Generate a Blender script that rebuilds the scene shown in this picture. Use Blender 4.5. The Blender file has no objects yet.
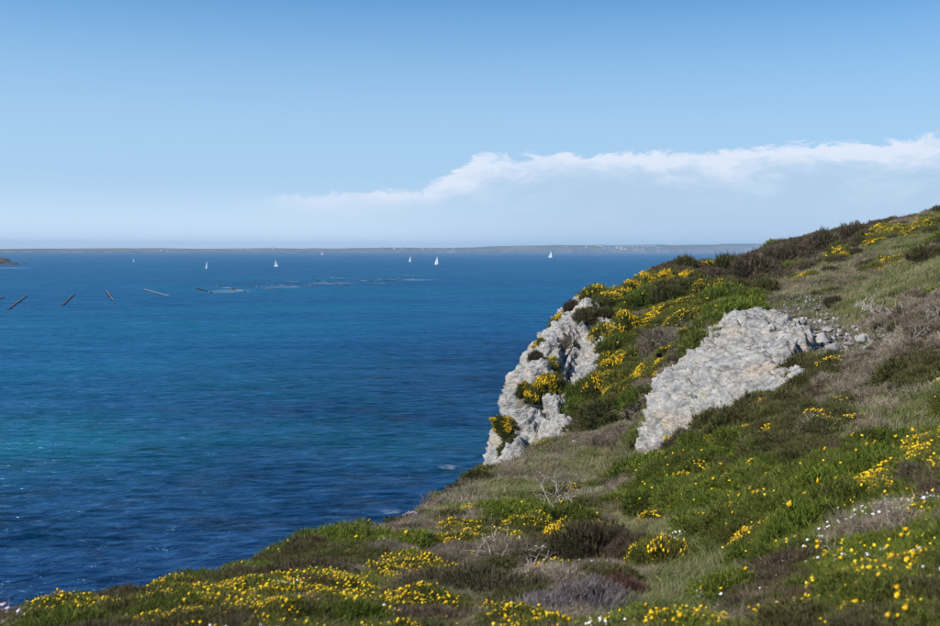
import bpy, bmesh, math, random
import numpy as np
from mathutils import Vector, Matrix, Euler

R = math.radians
scene = bpy.context.scene
col = scene.collection

# ------------------------------------------------------------------ camera
CAM_H = 24.0                       # eye height over the sea
F_PX = 1008.0                      # focal length in pixels of a 940 px wide photograph
PITCH, ROLL = R(3.59), R(0.20)
cam_data = bpy.data.cameras.new('camera')
cam = bpy.data.objects.new('camera', cam_data)
col.objects.link(cam)
cam_data.sensor_width = 36.0
cam_data.lens = 36.0 * F_PX / 940.0
cam_data.clip_start = 0.05
cam_data.clip_end = 60000
cam_data.dof.use_dof = True
cam_data.dof.focus_distance = 60.0
cam_data.dof.aperture_fstop = 4.5
CAM_ROT = Matrix.Rotation(R(90) - PITCH, 3, 'X') @ Matrix.Rotation(ROLL, 3, 'Z')
cam.matrix_world = Matrix.Translation((0, 0, CAM_H)) @ CAM_ROT.to_4x4()
scene.camera = cam

# ------------------------------------------------------------------ sky, sun, exposure
SUN_EL, SUN_AZ = R(40), R(-108)     # azimuth from +Y (the view) towards +X
world = bpy.data.worlds.new('World')
scene.world = world
world.use_nodes = True
wt = world.node_tree
wt.nodes.clear()
def wn(t, **kw):
    n = wt.nodes.new(t)
    for k, v in kw.items():
        setattr(n, k, v)
    return n
def wmath(op, a, b=None, clamp=False):
    n = wn('ShaderNodeMath', operation=op); n.use_clamp = clamp
    for i, v in enumerate((a, b)):
        if v is None: continue
        if isinstance(v, (int, float)): n.inputs[i].default_value = v
        else: wt.links.new(v, n.inputs[i])
    return n.outputs[0]
def wrange(v, a, b, c=0.0, d=1.0, smooth=True):
    n = wn('ShaderNodeMapRange'); n.interpolation_type = 'SMOOTHSTEP' if smooth else 'LINEAR'
    wt.links.new(v, n.inputs[0])
    for i, q in enumerate((a, b, c, d)):
        n.inputs[i + 1].default_value = q
    return n.outputs[0]
def wnoise(vec, scale, detail=6, rough=0.55, dist=0.0):
    n = wn('ShaderNodeTexNoise'); wt.links.new(vec, n.inputs['Vector'])
    n.inputs['Scale'].default_value = scale; n.inputs['Detail'].default_value = detail
    n.inputs['Roughness'].default_value = rough; n.inputs['Distortion'].default_value = dist
    return n.outputs['Fac']
sky = wn('ShaderNodeTexSky', sky_type='NISHITA')
sky.sun_disc = False
sky.sun_elevation = SUN_EL
sky.sun_rotation = SUN_AZ
sky.air_density = 1.0
sky.dust_density = 0.2
sky.ozone_density = 5.0
sky.altitude = 30
# clouds: a low bank far over the coast, by direction (azimuth from the view, elevation)
tc = wn('ShaderNodeTexCoord')
sp = wn('ShaderNodeSeparateXYZ'); wt.links.new(tc.outputs['Generated'], sp.inputs[0])
az = wmath('ARCTAN2', sp.outputs['X'], sp.outputs['Y'])
el = wmath('ARCSINE', sp.outputs['Z'])
cmb = wn('ShaderNodeCombineXYZ')
wt.links.new(az, cmb.inputs[0]); wt.links.new(wmath('MULTIPLY', el, 2.6), cmb.inputs[1])
cv = cmb.outputs[0]
n_big = wnoise(cv, 5.0, 3, 0.5)
n_fine = wnoise(cv, 34.0, 9, 0.66, 0.8)
n_wisp = wnoise(cv, 9.0, 8, 0.66, 0.4)
# height of the bank's top: climbs from nothing at the left to its full height right of the centre
top = wmath('ADD', wmath('ADD', wrange(az, -0.24, -0.05, 0.046, 0.062, True), wrange(az, -0.055, 0.02, 0.0, 0.031, True)), wmath('MULTIPLY', wrange(az, 0.0, 0.5, 0.0, 1.0, False), 0.012))
top = wmath('ADD', top, wmath('MULTIPLY', wmath('SUBTRACT', n_big, 0.5), 0.018))
top = wmath('ADD', top, wmath('MULTIPLY', wmath('SUBTRACT', n_fine, 0.5), 0.042))
depth_in = wmath('SUBTRACT', top, el)                       # >0 inside the bank
crisp = wrange(depth_in, -0.001, 0.008)
amount = wrange(az, -0.25, -0.12)
under = wrange(el, 0.028, 0.062, 0.25, 1.0)                  # the bank thins to haze towards the sea
body = wmath('MULTIPLY', wmath('MULTIPLY', crisp, amount), under)
wisps = wmath('MULTIPLY', wrange(n_wisp, 0.42, 0.62), 0.50)
bright = wmath('MULTIPLY', body, wmath('ADD', wmath('MULTIPLY', wrange(depth_in, 0.040, 0.002), 0.85), wmath('ADD', wisps, 0.06)), True)
CLOUD_FAC = bright
hsv = wn('ShaderNodeHueSaturation'); wt.links.new(sky.outputs[0], hsv.inputs['Color'])
hsv.inputs['Saturation'].default_value = 1.40; hsv.inputs['Value'].default_value = 0.98
hm = wn('ShaderNodeMix', data_type='RGBA')                    # paler blue in the lower sky
wt.links.new(wrange(el, 0.34, 0.05, 0.0, 0.9), hm.inputs[0])
wt.links.new(hsv.outputs[0], hm.inputs[6])
hm.inputs[7].default_value = (3.3, 5.0, 6.9, 1)
hz = wn('ShaderNodeMix', data_type='RGBA')                    # and milky air right over the sea
wt.links.new(wrange(el, 0.075, -0.01, 0.0, 0.85), hz.inputs[0])
wt.links.new(hm.outputs[2], hz.inputs[6])
hz.inputs[7].default_value = (6.3, 7.5, 8.6, 1)
mixc = wn('ShaderNodeMix', data_type='RGBA')
wt.links.new(CLOUD_FAC, mixc.inputs[0])
wt.links.new(hz.outputs[2], mixc.inputs[6])
mixc.inputs[7].default_value = (6.0, 6.6, 7.6, 1)
# soft grey-blue base of the bank
mixb = wn('ShaderNodeMix', data_type='RGBA')
base_f = wmath('MULTIPLY', wmath('MULTIPLY', wrange(depth_in, 0.0, 0.02), wrange(az, -0.2, 0.2)), 0.80)
wt.links.new(base_f, mixb.inputs[0])
wt.links.new(mixc.outputs[2], mixb.inputs[6])
mixb.inputs[7].default_value = (3.6, 4.8, 6.2, 1)
final_mix = wn('ShaderNodeMix', data_type='RGBA')
wt.links.new(wmath('MULTIPLY', bright, 0.9), final_mix.inputs[0])
wt.links.new(mixb.outputs[2], final_mix.inputs[6])
wt.links.new(mixc.outputs[2], final_mix.inputs[7])
bg = wn('ShaderNodeBackground'); bg.inputs['Strength'].default_value = 0.102
wt.links.new(final_mix.outputs[2], bg.inputs['Color'])
wo = wn('ShaderNodeOutputWorld'); wt.links.new(bg.outputs[0], wo.inputs['Surface'])

sd = bpy.data.lights.new('sun', 'SUN')
sd.energy = 5.0
sd.angle = R(0.5)
sd.color = (1.0, 0.945, 0.87)
sun = bpy.data.objects.new('sun', sd)
col.objects.link(sun)
sun_dir = Vector((math.sin(SUN_AZ) * math.cos(SUN_EL), math.cos(SUN_AZ) * math.cos(SUN_EL), math.sin(SUN_EL)))
sun.rotation_euler = sun_dir.to_track_quat('Z', 'Y').to_euler()
sun.location = (0, 0, 80)
scene.view_settings.view_transform = 'Standard'
scene.view_settings.look = 'None'
scene.view_settings.exposure = 0.36
scene.view_settings.gamma = 1.0
scene.cycles.use_denoising = True
scene.cycles.max_bounces = 6
scene.cycles.transparent_max_bounces = 8
scene.cycles.volume_bounces = 0

# ------------------------------------------------------------------ maths helpers
RM = np.array([[CAM_ROT[i][j] for j in range(3)] for i in range(3)])
def ray(px, py):
    """direction (normalised to y = 1) of the sight line through a point of the 940 x 626 photograph"""
    v = RM @ np.array([(px - 470.0) / F_PX, (313.0 - py) / F_PX, -1.0])
    return v / v[1]
def at(px, py, D):
    v = ray(px, py)
    return (v[0] * D, D, CAM_H + v[2] * D)
def on_sea(px, py):
    v = ray(px, py); D = -CAM_H / v[2]
    return (v[0] * D, D)
def proj(p):
    q = RM.T @ (np.asarray(p, float) - np.array([0, 0, CAM_H]))
    return (470 + F_PX * q[0] / -q[2], 313 - F_PX * q[1] / -q[2])

M32 = np.uint32(0xFFFFFFFF)
def hash3(ix, iy, iz, seed):
    h = (ix.astype(np.int64) * 374761393 + iy.astype(np.int64) * 668265263 + iz.astype(np.int64) * 2147483647 + seed * 974634777) & 0xFFFFFFFF
    h = ((h ^ (h >> 13)) * 1274126177) & 0xFFFFFFFF
    h = ((h ^ (h >> 16)) * 2246822519) & 0xFFFFFFFF
    return ((h ^ (h >> 15)) & 0xFFFFFF) / float(0xFFFFFF)
def vnoise(x, y, z=None, seed=0):
    if z is None: z = np.zeros_like(x)
    fx, fy, fz = np.floor(x), np.floor(y), np.floor(z)
    tx, ty, tz = x - fx, y - fy, z - fz
    tx, ty, tz = tx * tx * (3 - 2 * tx), ty * ty * (3 - 2 * ty), tz * tz * (3 - 2 * tz)
    out = 0
    for dx in (0, 1):
        wx = tx if dx else 1 - tx
        for dy in (0, 1):
            wy = ty if dy else 1 - ty
            for dz in (0, 1):
                wz = tz if dz else 1 - tz
                out = out + hash3(fx + dx, fy + dy, fz + dz, seed) * wx * wy * wz
    return out
def fbm(x, y, z=None, seed=0, octv=4, gain=0.5):
    s, a, n = 0, 1.0, 0
    if z is None: z = np.zeros_like(x)
    for o in range(octv):
        s = s + a * (vnoise(x, y, z, seed + o * 17) - 0.5) * 2; n += a
        a *= gain; x, y, z = x * 2.03 + 5.1, y * 2.03 + 9.7, z * 2.03 + 3.3
    return s / n
def worley(p, seed=0):
    """nearest cell: distance, second distance, its centre and three random numbers"""
    f = np.floor(p); n = len(p)
    d1 = np.full(n, 9.0); d2 = np.full(n, 9.0)
    c1 = np.zeros((n, 3)); rnd = np.zeros((n, 4))
    for dx in (-1, 0, 1):
        for dy in (-1, 0, 1):
            for dz in (-1, 0, 1):
                ix, iy, iz = f[:, 0] + dx, f[:, 1] + dy, f[:, 2] + dz
                c = np.stack([ix + hash3(ix, iy, iz, seed), iy + hash3(ix, iy, iz, seed + 1), iz + hash3(ix, iy, iz, seed + 2)], 1)
                d = np.sqrt(((p - c) ** 2).sum(1))
                near = d < d1
                d2 = np.where(near, d1, np.minimum(d2, d))
                d1 = np.where(near, d, d1)
                c1[near] = c[near]
                r = np.stack([hash3(ix, iy, iz, seed + k) for k in (5, 6, 7, 8)], 1)
                rnd[near] = r[near]
    return d1, d2, c1, rnd
def sstep(a, b, x):
    t = np.clip((x - a) / (b - a), 0, 1)
    return t * t * (3 - 2 * t)

# ------------------------------------------------------------------ shader helpers
class NT:
    def __init__(self, name):
        self.m = bpy.data.materials.new(name); self.m.use_nodes = True
        self.t = self.m.node_tree; self.t.nodes.clear()
        self.out = self.n('ShaderNodeOutputMaterial')
        self.b = self.n('ShaderNodeBsdfPrincipled')
        self.l(self.b.outputs[0], self.out.inputs['Surface'])
    def n(self, t, **kw):
        x = self.t.nodes.new(t)
        for k, v in kw.items(): setattr(x, k, v)
        return x
    def l(self, a, b): self.t.links.new(a, b)
    def put(self, sock, v):
        if isinstance(v, (int, float)): sock.default_value = v
        elif isinstance(v, tuple): sock.default_value = v if len(v) == 4 or sock.type == 'VECTOR' else (*v, 1)
        else: self.l(v, sock)
    def pos(self):
        return self.n('ShaderNodeNewGeometry').outputs['Position']
    def obj(self):
        return self.n('ShaderNodeTexCoord').outputs['Object']
    def mapv(self, v, scale=(1, 1, 1), rot=(0, 0, 0)):
        x = self.n('ShaderNodeMapping'); self.l(v, x.inputs[0])
        x.inputs['Scale'].default_value = scale; x.inputs['Rotation'].default_value = rot
        return x.outputs[0]
    def noise(self, v, scale, detail=4, rough=0.55, dist=0.0, color=False):
        x = self.n('ShaderNodeTexNoise'); self.l(v, x.inputs['Vector'])
        x.inputs['Scale'].default_value = scale; x.inputs['Detail'].default_value = detail
        x.inputs['Roughness'].default_value = rough; x.inputs['Distortion'].default_value = dist
        return x.outputs['Color' if color else 'Fac']
    def vor(self, v, scale, feature='F1', out='Distance'):
        x = self.n('ShaderNodeTexVoronoi', feature=feature); self.l(v, x.inputs['Vector'])
        x.inputs['Scale'].default_value = scale
        return x.outputs[out]
    def rng(self, v, a, b, c=0.0, d=1.0):
        x = self.n('ShaderNodeMapRange'); self.l(v, x.inputs[0])
        for i, q in enumerate((a, b, c, d)): x.inputs[i + 1].default_value = q
        return x.outputs[0]
    def math(self, op, a, b=0.0, clamp=False):
        x = self.n('ShaderNodeMath', operation=op); x.use_clamp = clamp
        self.put(x.inputs[0], a); self.put(x.inputs[1], b)
        return x.outputs[0]
    def mix(self, f, a, b):
        x = self.n('ShaderNodeMix', data_type='RGBA')
        self.put(x.inputs[0], f); self.put(x.inputs[6], a); self.put(x.inputs[7], b)
        return x.outputs[2]
    def ramp(self, f, stops):
        x = self.n('ShaderNodeValToRGB'); self.l(f, x.inputs[0])
        e = x.color_ramp.elements
        while len(e) < len(stops): e.new(0.5)
        for i, (p, c) in enumerate(stops):
            e[i].position = p; e[i].color = (*c, 1)
        return x.outputs[0]
    def attr(self, name, out='Fac'):
        return self.n('ShaderNodeAttribute', attribute_name=name).outputs[out]
    def rand(self):
        return self.n('ShaderNodeObjectInfo').outputs['Random']
    def bump(self, h, strength=0.5, dist=0.05, prev=None):
        x = self.n('ShaderNodeBump'); self.l(h, x.inputs['Height'])
        x.inputs['Strength'].default_value = strength; x.inputs['Distance'].default_value = dist
        if prev is not None: self.l(prev, x.inputs['Normal'])
        self.l(x.outputs[0], self.b.inputs['Normal'])
        return x.outputs[0]
    def set(self, **kw):
        for k, v in kw.items(): self.put(self.b.inputs[k.replace('_', ' ')], v)
        return self.m

def mesh_from(name, v, f, mat=None, smooth=False):
    me = bpy.data.meshes.new(name)
    v = np.asarray(v, np.float32)
    if isinstance(f, np.ndarray):
        k = f.shape[1]
        me.vertices.add(len(v)); me.vertices.foreach_set('co', v.ravel())
        me.loops.add(f.size); me.loops.foreach_set('vertex_index', f.astype(np.int32).ravel())
        me.polygons.add(len(f)); me.polygons.foreach_set('loop_start', np.arange(len(f), dtype=np.int32) * k)
        me.update(calc_edges=True)
    else:
        me.from_pydata([tuple(map(float, p)) for p in v], [], [tuple(map(int, p)) for p in f])
    if smooth: me.polygons.foreach_set('use_smooth', np.ones(len(me.polygons), bool))
    if mat: me.materials.append(mat)
    me.update()
    return me
def link(name, me, parent=None, loc=None):
    o = bpy.data.objects.new(name, me); col.objects.link(o)
    if parent: o.parent = parent
    if loc is not None: o.location = loc
    return o
def tag(o, label=None, cat=None, group=None, kind=None):
    if label: o['label'] = label
    if cat: o['category'] = cat
    if group: o['group'] = group
    if kind: o['kind'] = kind
    return o
def empty(name, loc, label, cat, group=None, rz=0.0, scale=None):
    o = bpy.data.objects.new(name, None); col.objects.link(o)
    o.location = loc; o.rotation_euler = (0, 0, rz); o.empty_display_size = 0.2
    if scale is not None: o.scale = scale
    return tag(o, label, cat, group)
def grid_faces(nu, nv):
    i = np.arange((nu - 1) * (nv - 1)); a = (i // (nv - 1)) * nv + i % (nv - 1)
    return np.stack([a, a + nv, a + nv + 1, a + 1], 1)
def vattr(me, name, vals):
    a = me.attributes.new(name, 'FLOAT', 'POINT'); a.data.foreach_set('value', np.asarray(vals, np.float32).ravel())

# ------------------------------------------------------------------ the headland: surveyed heights
S = []                                              # world points (x, y, z)
PIX = [  # point of the photograph, distance along the view: heights of the visible slope
 (0,624,5),(0,603,6.2),(60,604,7),(130,594,8.5),(190,582,10),(250,620,5.3),(250,563,11.5),(300,549,14),(370,533,18.5),(400,522,22),
 (400,620,5),(400,560,11),(450,492,30),(478,474,40),(500,620,5),(500,540,12.5),(500,505,21),(500,478,37),
 (600,620,5),(600,560,9),(600,520,15),(600,480,27),(600,458,42),(600,430,50),(600,400,54),(600,370,58),(600,330,63),
 (550,600,6),(550,560,10.5),(550,520,17),(550,480,30),(550,455,45),(550,435,52),(550,405,56),(550,370,60),(550,334,64),
 (700,620,5),(700,560,8.2),(700,520,12),(700,480,20),(700,447,32),(700,400,37.5),(700,352,43.5),(690,338,50),(700,300,62),(700,280,72),
 (640,455,37),(650,400,40),(672,375,42),(735,322,46),(765,316,48),(640,445,44),(640,400,50),(650,360,55),(650,320,62),(720,318,53),
 (800,610,4.6),(800,520,9),(800,440,18),(800,400,26),(800,375,32),(800,350,40),(800,325,50),(800,295,60),(800,271,70),
 (760,405,27),(760,360,38),(760,440,20),(840,345,39),(850,300,54),(850,275,66),
 (940,610,3.7),(940,540,5.2),(940,480,8.3),(940,440,11.5),(940,400,16),(940,360,22),(940,330,29),(940,300,37),(940,270,50),(940,245,66),(940,222,86),
 (870,560,5.5),(870,480,10.5),(870,420,17.5),(870,370,27),(870,330,37),
 (900,223,88),(870,238,80),(840,254,76),(760,290,64),(740,300,60),
 (855,246,97),(820,258,92),(780,270,84),(750,280,76),
 (940,213,100),(900,221,104),(880,226,109),(850,233,114),(800,241,120),(770,250,112),(745,262,100),
 (514,455,53),(516,440,54.5),(517,415,56),(521,395,57.5),(528,375,59),(545,350,61.5),(566,328,64.5),(575,310,67),(600,297,70),
 (640,285,74),(655,272,77),(680,264,80),(700,263,83),(728,264,88),(560,380,60),(540,400,57),(540,430,54.5),(575,350,63)]
for p in PIX: S.append(at(*p))
S += [(0,0,22.3),(-3,0,21.7),(3,0,22.7),(0,-10,22.5),(9,-8,24),(-8,-8,20.5),(-18,-8,13),(-28,-8,3),(-42,-8,-4),(0,-30,23),(25,-30,27),(-25,-30,8),(-45,-30,-4),
 (0,-60,23),(40,-60,30),(-40,-60,-4),(16,0,25.0),(16,14,24.0),(30,0,28),(32,25,27.2),(45,50,28.2),(60,20,31),(70,60,31),(90,0,33),(90,90,30),(75,110,28),
 # hidden seaward slope
 (-5.8,12,17.8),(-9.3,20,12.5),(-14,30,4.5),(-19,38,-2.5),(-10,8,17.5),(-18,14,9),(-27,18,-1),
 (-4.8,20,15.6),(-8,34,6),(-11,46,-2),(-3.2,30,13.2),(-4.9,44,4.5),(-6,54,-2),(-1.0,42,11.2),(-1.9,52,4),(-2.5,62,-3),(0.2,50,10.5),(-0.6,57,3),
 (-0.8,64,-1),(-4,70,-4),(0.3,72,0),(3.6,70,11),(3.0,78,2),(0,85,-4),(11,85,15.5),(10,98,7),(8,110,-3),(17.4,95,19.3),(19,112,12),(20,132,-2),
 (22.8,101,21.2),(28,124,14),(33,150,-1),(33,122,21.4),(40,150,12),(46,178,-3),(48,146,22.5),(60,178,10),(75,210,-3),(62,132,26),(85,160,20),(110,200,-2),(120,140,24),
 (-60,20,-5),(-60,60,-5),(-30,70,-5),(-20,110,-5),(0,140,-5),(10,180,-5),(40,220,-5),(90,240,-5)]
S = np.array(S)
def warp(x, y):
    r = np.hypot(x, y) + 1e-9; k = np.log1p(r / 7.0) / r
    return x * k, y * k
def tps(d2): return 0.5 * d2 * np.log(d2 + 1e-12)
_u = np.stack(warp(S[:, 0], S[:, 1]), 1)
_n = len(S)
_K = tps(((_u[:, None] - _u[None]) ** 2).sum(-1)) + np.eye(_n) * 2e-4
_P = np.column_stack([np.ones(_n), _u])
_A = np.block([[_K, _P], [_P.T, np.zeros((3, 3))]])
_w = np.linalg.solve(_A, np.concatenate([S[:, 2], np.zeros(3)]))
def base_height(x, y):
    x = np.asarray(x, float).ravel(); y = np.asarray(y, float).ravel(); out = np.empty(len(x))
    for i in range(0, len(x), 20000):
        u, v = warp(x[i:i + 20000], y[i:i + 20000])
        d2 = (u[:, None] - _u[:, 0]) ** 2 + (v[:, None] - _u[:, 1]) ** 2
        out[i:i + 20000] = tps(d2) @ _w[:_n] + _w[_n] + _w[_n + 1] * u + _w[_n + 2] * v
    return out
# base height stored on a table in warped space and read back bilinearly
UMIN, UMAX, VMIN, VMAX, TN = -3.4, 3.4, -2.6, 3.7, 700
def unwarp(u, v):
    q = np.hypot(u, v) + 1e-9; r = 7.0 * np.expm1(q)
    return u / q * r, v / q * r
_gu, _gv = np.meshgrid(np.linspace(UMIN, UMAX, TN), np.linspace(VMIN, VMAX, TN), indexing='ij')
_gx, _gy = unwarp(_gu.ravel(), _gv.ravel())
_T = base_height(_gx, _gy).reshape(TN, TN)
def smooth_height(x, y):
    u, v = warp(np.asarray(x, float), np.asarray(y, float))
    a = np.clip((u - UMIN) / (UMAX - UMIN) * (TN - 1), 0, TN - 1.001); b = np.clip((v - VMIN) / (VMAX - VMIN) * (TN - 1), 0, TN - 1.001)
    i, j = a.astype(int), b.astype(int); s, t = a - i, b - j
    return _T[i, j] * (1 - s) * (1 - t) + _T[i + 1, j] * s * (1 - t) + _T[i, j + 1] * (1 - s) * t + _T[i + 1, j + 1] * s * t
def height(x, y):
    x = np.asarray(x, float); y = np.asarray(y, float)
    r = np.hypot(x, y)
    z = smooth_height(x, y)
    k = np.clip(r / 25.0, 0.15, 1.0)
    z = z - 0.34 * np.clip((r - 3) / 6, 0.2, 1) + 0.34 * k * fbm(x / 5.0, y / 5.0, seed=3, octv=4) + 0.18 * fbm(x / 1.1, y / 1.1, seed=9, octv=3) * np.clip(r / 8, 0.4, 1)
    return np.maximum(z, -5.0)
def hit(px, py, dmin=2.5, dmax=230.0):
    """where the sight line first meets the headland; None over the sea or sky"""
    v = ray(px, py)
    t = dmin * (dmax / dmin) ** np.linspace(0, 1, 1400)
    g = height(v[0] * t, t) - (CAM_H + v[2] * t)
    k = np.nonzero(g > 0)[0]
    if not len(k): return None
    k = k[0]
    if k == 0: d = t[0]
    else: d = t[k - 1] + (t[k] - t[k - 1]) * (-g[k - 1]) / (g[k] - g[k - 1])
    p = (v[0] * d, d, float(height(np.array([v[0] * d]), np.array([d]))[0]))
    return p if p[2] > -0.5 else None
# ------------------------------------------------------------------ materials of the setting
def mat_ground():
    n = NT('heath soil and litter'); p = n.pos()
    big = n.noise(p, 0.16, 5, 0.6); mid = n.noise(p, 1.3, 6, 0.65); fine = n.noise(p, 14, 5, 0.7)
    c = n.ramp(mid, [(0.30, (0.040, 0.032, 0.020)), (0.46, (0.085, 0.070, 0.045)), (0.58, (0.130, 0.110, 0.078)), (0.75, (0.21, 0.185, 0.145))])
    g = n.ramp(fine, [(0.3, (0.030, 0.040, 0.012)), (0.7, (0.10, 0.115, 0.04))])
    c = n.mix(n.rng(big, 0.44, 0.6), c, g)
    n.bump(fine, 0.9, 0.08)
    return n.set(Base_Color=c, Roughness=0.95, Specular_IOR_Level=0.15)
def mat_rock():
    n = NT('pale lichened rock'); p = n.pos()
    q = n.mapv(p, (1, 1, 1.7), (0.5, 0.35, 0.4))
    big = n.noise(q, 0.35, 6, 0.62, 0.5); mid = n.noise(q, 2.1, 7, 0.66, 0.4); fine = n.noise(p, 13, 6, 0.7)
    c = n.ramp(mid, [(0.30, (0.13, 0.13, 0.132)), (0.42, (0.255, 0.25, 0.24)), (0.56, (0.39, 0.375, 0.345)), (0.72, (0.56, 0.535, 0.48))])
    c = n.mix(n.rng(big, 0.50, 0.66, 0, 0.55), c, (0.47, 0.36, 0.25))          # rusty cream patches
    c = n.mix(n.rng(n.noise(q, 0.8, 5, 0.6), 0.56, 0.66, 0, 0.5), c, (0.27, 0.29, 0.31))   # blue grey beds
    c = n.mix(n.rng(n.noise(p, 5.5, 5, 0.75), 0.60, 0.68, 0, 0.75), c, (0.13, 0.115, 0.09))
    cr = n.vor(q, 3.2, 'DISTANCE_TO_EDGE'); c = n.mix(n.rng(cr, 0.0, 0.02, 0.25, 0.0), c, (0.10, 0.085, 0.07))  # fine cracks: dirt and crevice shade put into the colour
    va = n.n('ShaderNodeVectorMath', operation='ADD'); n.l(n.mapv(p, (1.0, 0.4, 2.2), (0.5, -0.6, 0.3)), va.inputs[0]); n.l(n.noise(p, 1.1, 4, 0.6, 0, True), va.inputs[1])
    cr2 = n.vor(va.outputs[0], 1.0, 'DISTANCE_TO_EDGE'); c = n.mix(n.math('MULTIPLY', n.rng(cr2, 0.0, 0.03, 0.85, 0.0), n.rng(n.noise(p, 0.7, 3), 0.42, 0.58)), c, (0.07, 0.06, 0.05))  # wider cracks, crevice shade and soil painted dark into the colour
    c = n.mix(n.rng(n.noise(p, 3.1, 3, 0.6), 0.63, 0.70, 0, 0.6), c, (0.42, 0.36, 0.13))   # yellow lichen
    b = n.bump(n.math('ADD', n.math('ADD', fine, n.math('MULTIPLY', n.noise(q, 30, 3, 0.6), 0.4)), n.math('MULTIPLY', n.vor(q, 4.5), 0.8)), 0.9, 0.09)
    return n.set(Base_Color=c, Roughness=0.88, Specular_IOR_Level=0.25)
def mat_sea():
    n = NT('sea water'); p = n.pos()
    rot = n.mapv(p, (1, 1, 1), (0, 0, R(-16)))
    w1 = n.noise(n.mapv(rot, (0.42, 0.90, 1)), 1.0, 4, 0.6, 0.7)       # chop, crests run along x of the rotated frame
    w2 = n.noise(n.mapv(rot, (0.14, 0.27, 1)), 1.0, 2, 0.5, 0.5)
    w3 = n.noise(n.mapv(p, (1.6, 3.0, 1), (0, 0, R(15))), 1.0, 3, 0.6)
    w4 = n.noise(n.mapv(p, (0.010, 0.045, 1), (0, 0, R(-6))), 1.0, 4, 0.6)   # gust streaks
    w5 = n.noise(n.mapv(p, (0.0035, 0.010, 1), (0, 0, R(8))), 1.0, 4, 0.6, 0.6)
    gust = n.rng(w4, 0.35, 0.65, 0.65, 1.25)
    b = n.bump(w2, 1.0, 0.85)
    n2 = n.n('ShaderNodeBump'); n.l(w1, n2.inputs['Height']); n2.inputs['Strength'].default_value = 1.0; n2.inputs['Distance'].default_value = 0.62
    n.l(b, n2.inputs['Normal'])
    n3 = n.n('ShaderNodeBump'); n.l(w3, n3.inputs['Height']); n.l(gust, n3.inputs['Strength']); n3.inputs['Distance'].default_value = 0.06
    n.l(n2.outputs[0], n3.inputs['Normal']); n.l(n3.outputs[0], n.b.inputs['Normal'])
    c = n.ramp(w5, [(0.32, (0.0, 0.052, 0.122)), (0.52, (0.0, 0.072, 0.142)), (0.66, (0.0, 0.094, 0.150))])
    # weed beds and deeper shade of the bed close under the cliffs
    sh = n.attr('shore')
    c = n.mix(sh, c, (0.0, 0.008, 0.034))
    reef = n.math('MULTIPLY', n.rng(n.noise(p, 0.13, 5, 0.6), 0.52, 0.62), sh)
    c = n.mix(n.math('MULTIPLY', reef, 0.6), c, (0.012, 0.014, 0.025))
    # the brighter turquoise of the sand patches
    sand = n.attr('sand')
    c = n.mix(n.math('MULTIPLY', n.math('MULTIPLY', sand, n.rng(n.noise(p, 0.03, 5, 0.6), 0.3, 0.65)), 0.6), c, (0.002, 0.15, 0.165))
    d = n.n('ShaderNodeBsdfDiffuse'); n.l(c, d.inputs['Color']); n.l(n2.outputs[0], d.inputs['Normal'])
    g = n.n('ShaderNodeBsdfGlossy'); g.inputs['Roughness'].default_value = 0.34; n.l(n3.outputs[0], g.inputs['Normal'])
    g.inputs['Color'].default_value = (0.38, 0.72, 1.0, 1)
    fr = n.n('ShaderNodeFresnel'); fr.inputs['IOR'].default_value = 1.333; n.l(n3.outputs[0], fr.inputs['Normal'])
    mx = n.n('ShaderNodeMixShader')
    # a rough sea never turns its surface edge-on: its mean reflectance levels off
    pw = n.math('ADD', n.math('MULTIPLY', n.noise(n.mapv(p, (0.035, 0.10, 1), (0, 0, R(-8))), 1.0, 8, 0.78), 0.45), n.math('MULTIPLY', n.noise(n.mapv(p, (0.30, 0.75, 1), (0, 0, R(-14))), 1.0, 5, 0.7), 0.55))
    paws = n.rng(pw, 0.40, 0.60, 0.05, 1.60)
    n.l(n.math('MULTIPLY', n.math('MINIMUM', n.math('MULTIPLY', fr.outputs[0], 1.0), 0.27), paws), mx.inputs[0])
    n.l(d.outputs[0], mx.inputs[1]); n.l(g.outputs[0], mx.inputs[2]); n.l(mx.outputs[0], n.out.inputs['Surface'])
    return n.m
def mat_foam():
    n = NT('sea foam'); p = n.pos()
    a = n.math('MULTIPLY', n.rng(n.noise(p, 0.9, 5, 0.7), 0.42, 0.62), n.attr('edge'))
    n.set(Base_Color=(0.62, 0.72, 0.74), Roughness=0.7, Alpha=n.math('MULTIPLY', a, 0.32))
    return n.m
def mat_coast():
    n = NT('fields and cliffs of the far coast'); p = n.pos()
    fld = n.vor(n.mapv(p, (1, 0.7, 1)), 0.006, 'F1', 'Color')
    s = n.n('ShaderNodeSeparateColor'); n.l(fld, s.inputs[0])
    c = n.ramp(s.outputs[0], [(0.0, (0.022, 0.038, 0.022)), (0.5, (0.045, 0.065, 0.032)), (0.8, (0.075, 0.09, 0.045)), (1.0, (0.15, 0.145, 0.09))])
    z = n.n('ShaderNodeSeparateXYZ'); n.l(p, z.inputs[0])
    cl = n.attr('cliff')
    rockc = n.ramp(n.noise(n.mapv(p, (1, 1, 0.4)), 0.02, 6, 0.7), [(0.35, (0.045, 0.048, 0.045)), (0.55, (0.13, 0.13, 0.12)), (0.72, (0.40, 0.38, 0.35))])
    c = n.mix(cl, c, rockc)
    return n.set(Base_Color=c, Roughness=0.95, Specular_IOR_Level=0.1)

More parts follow.
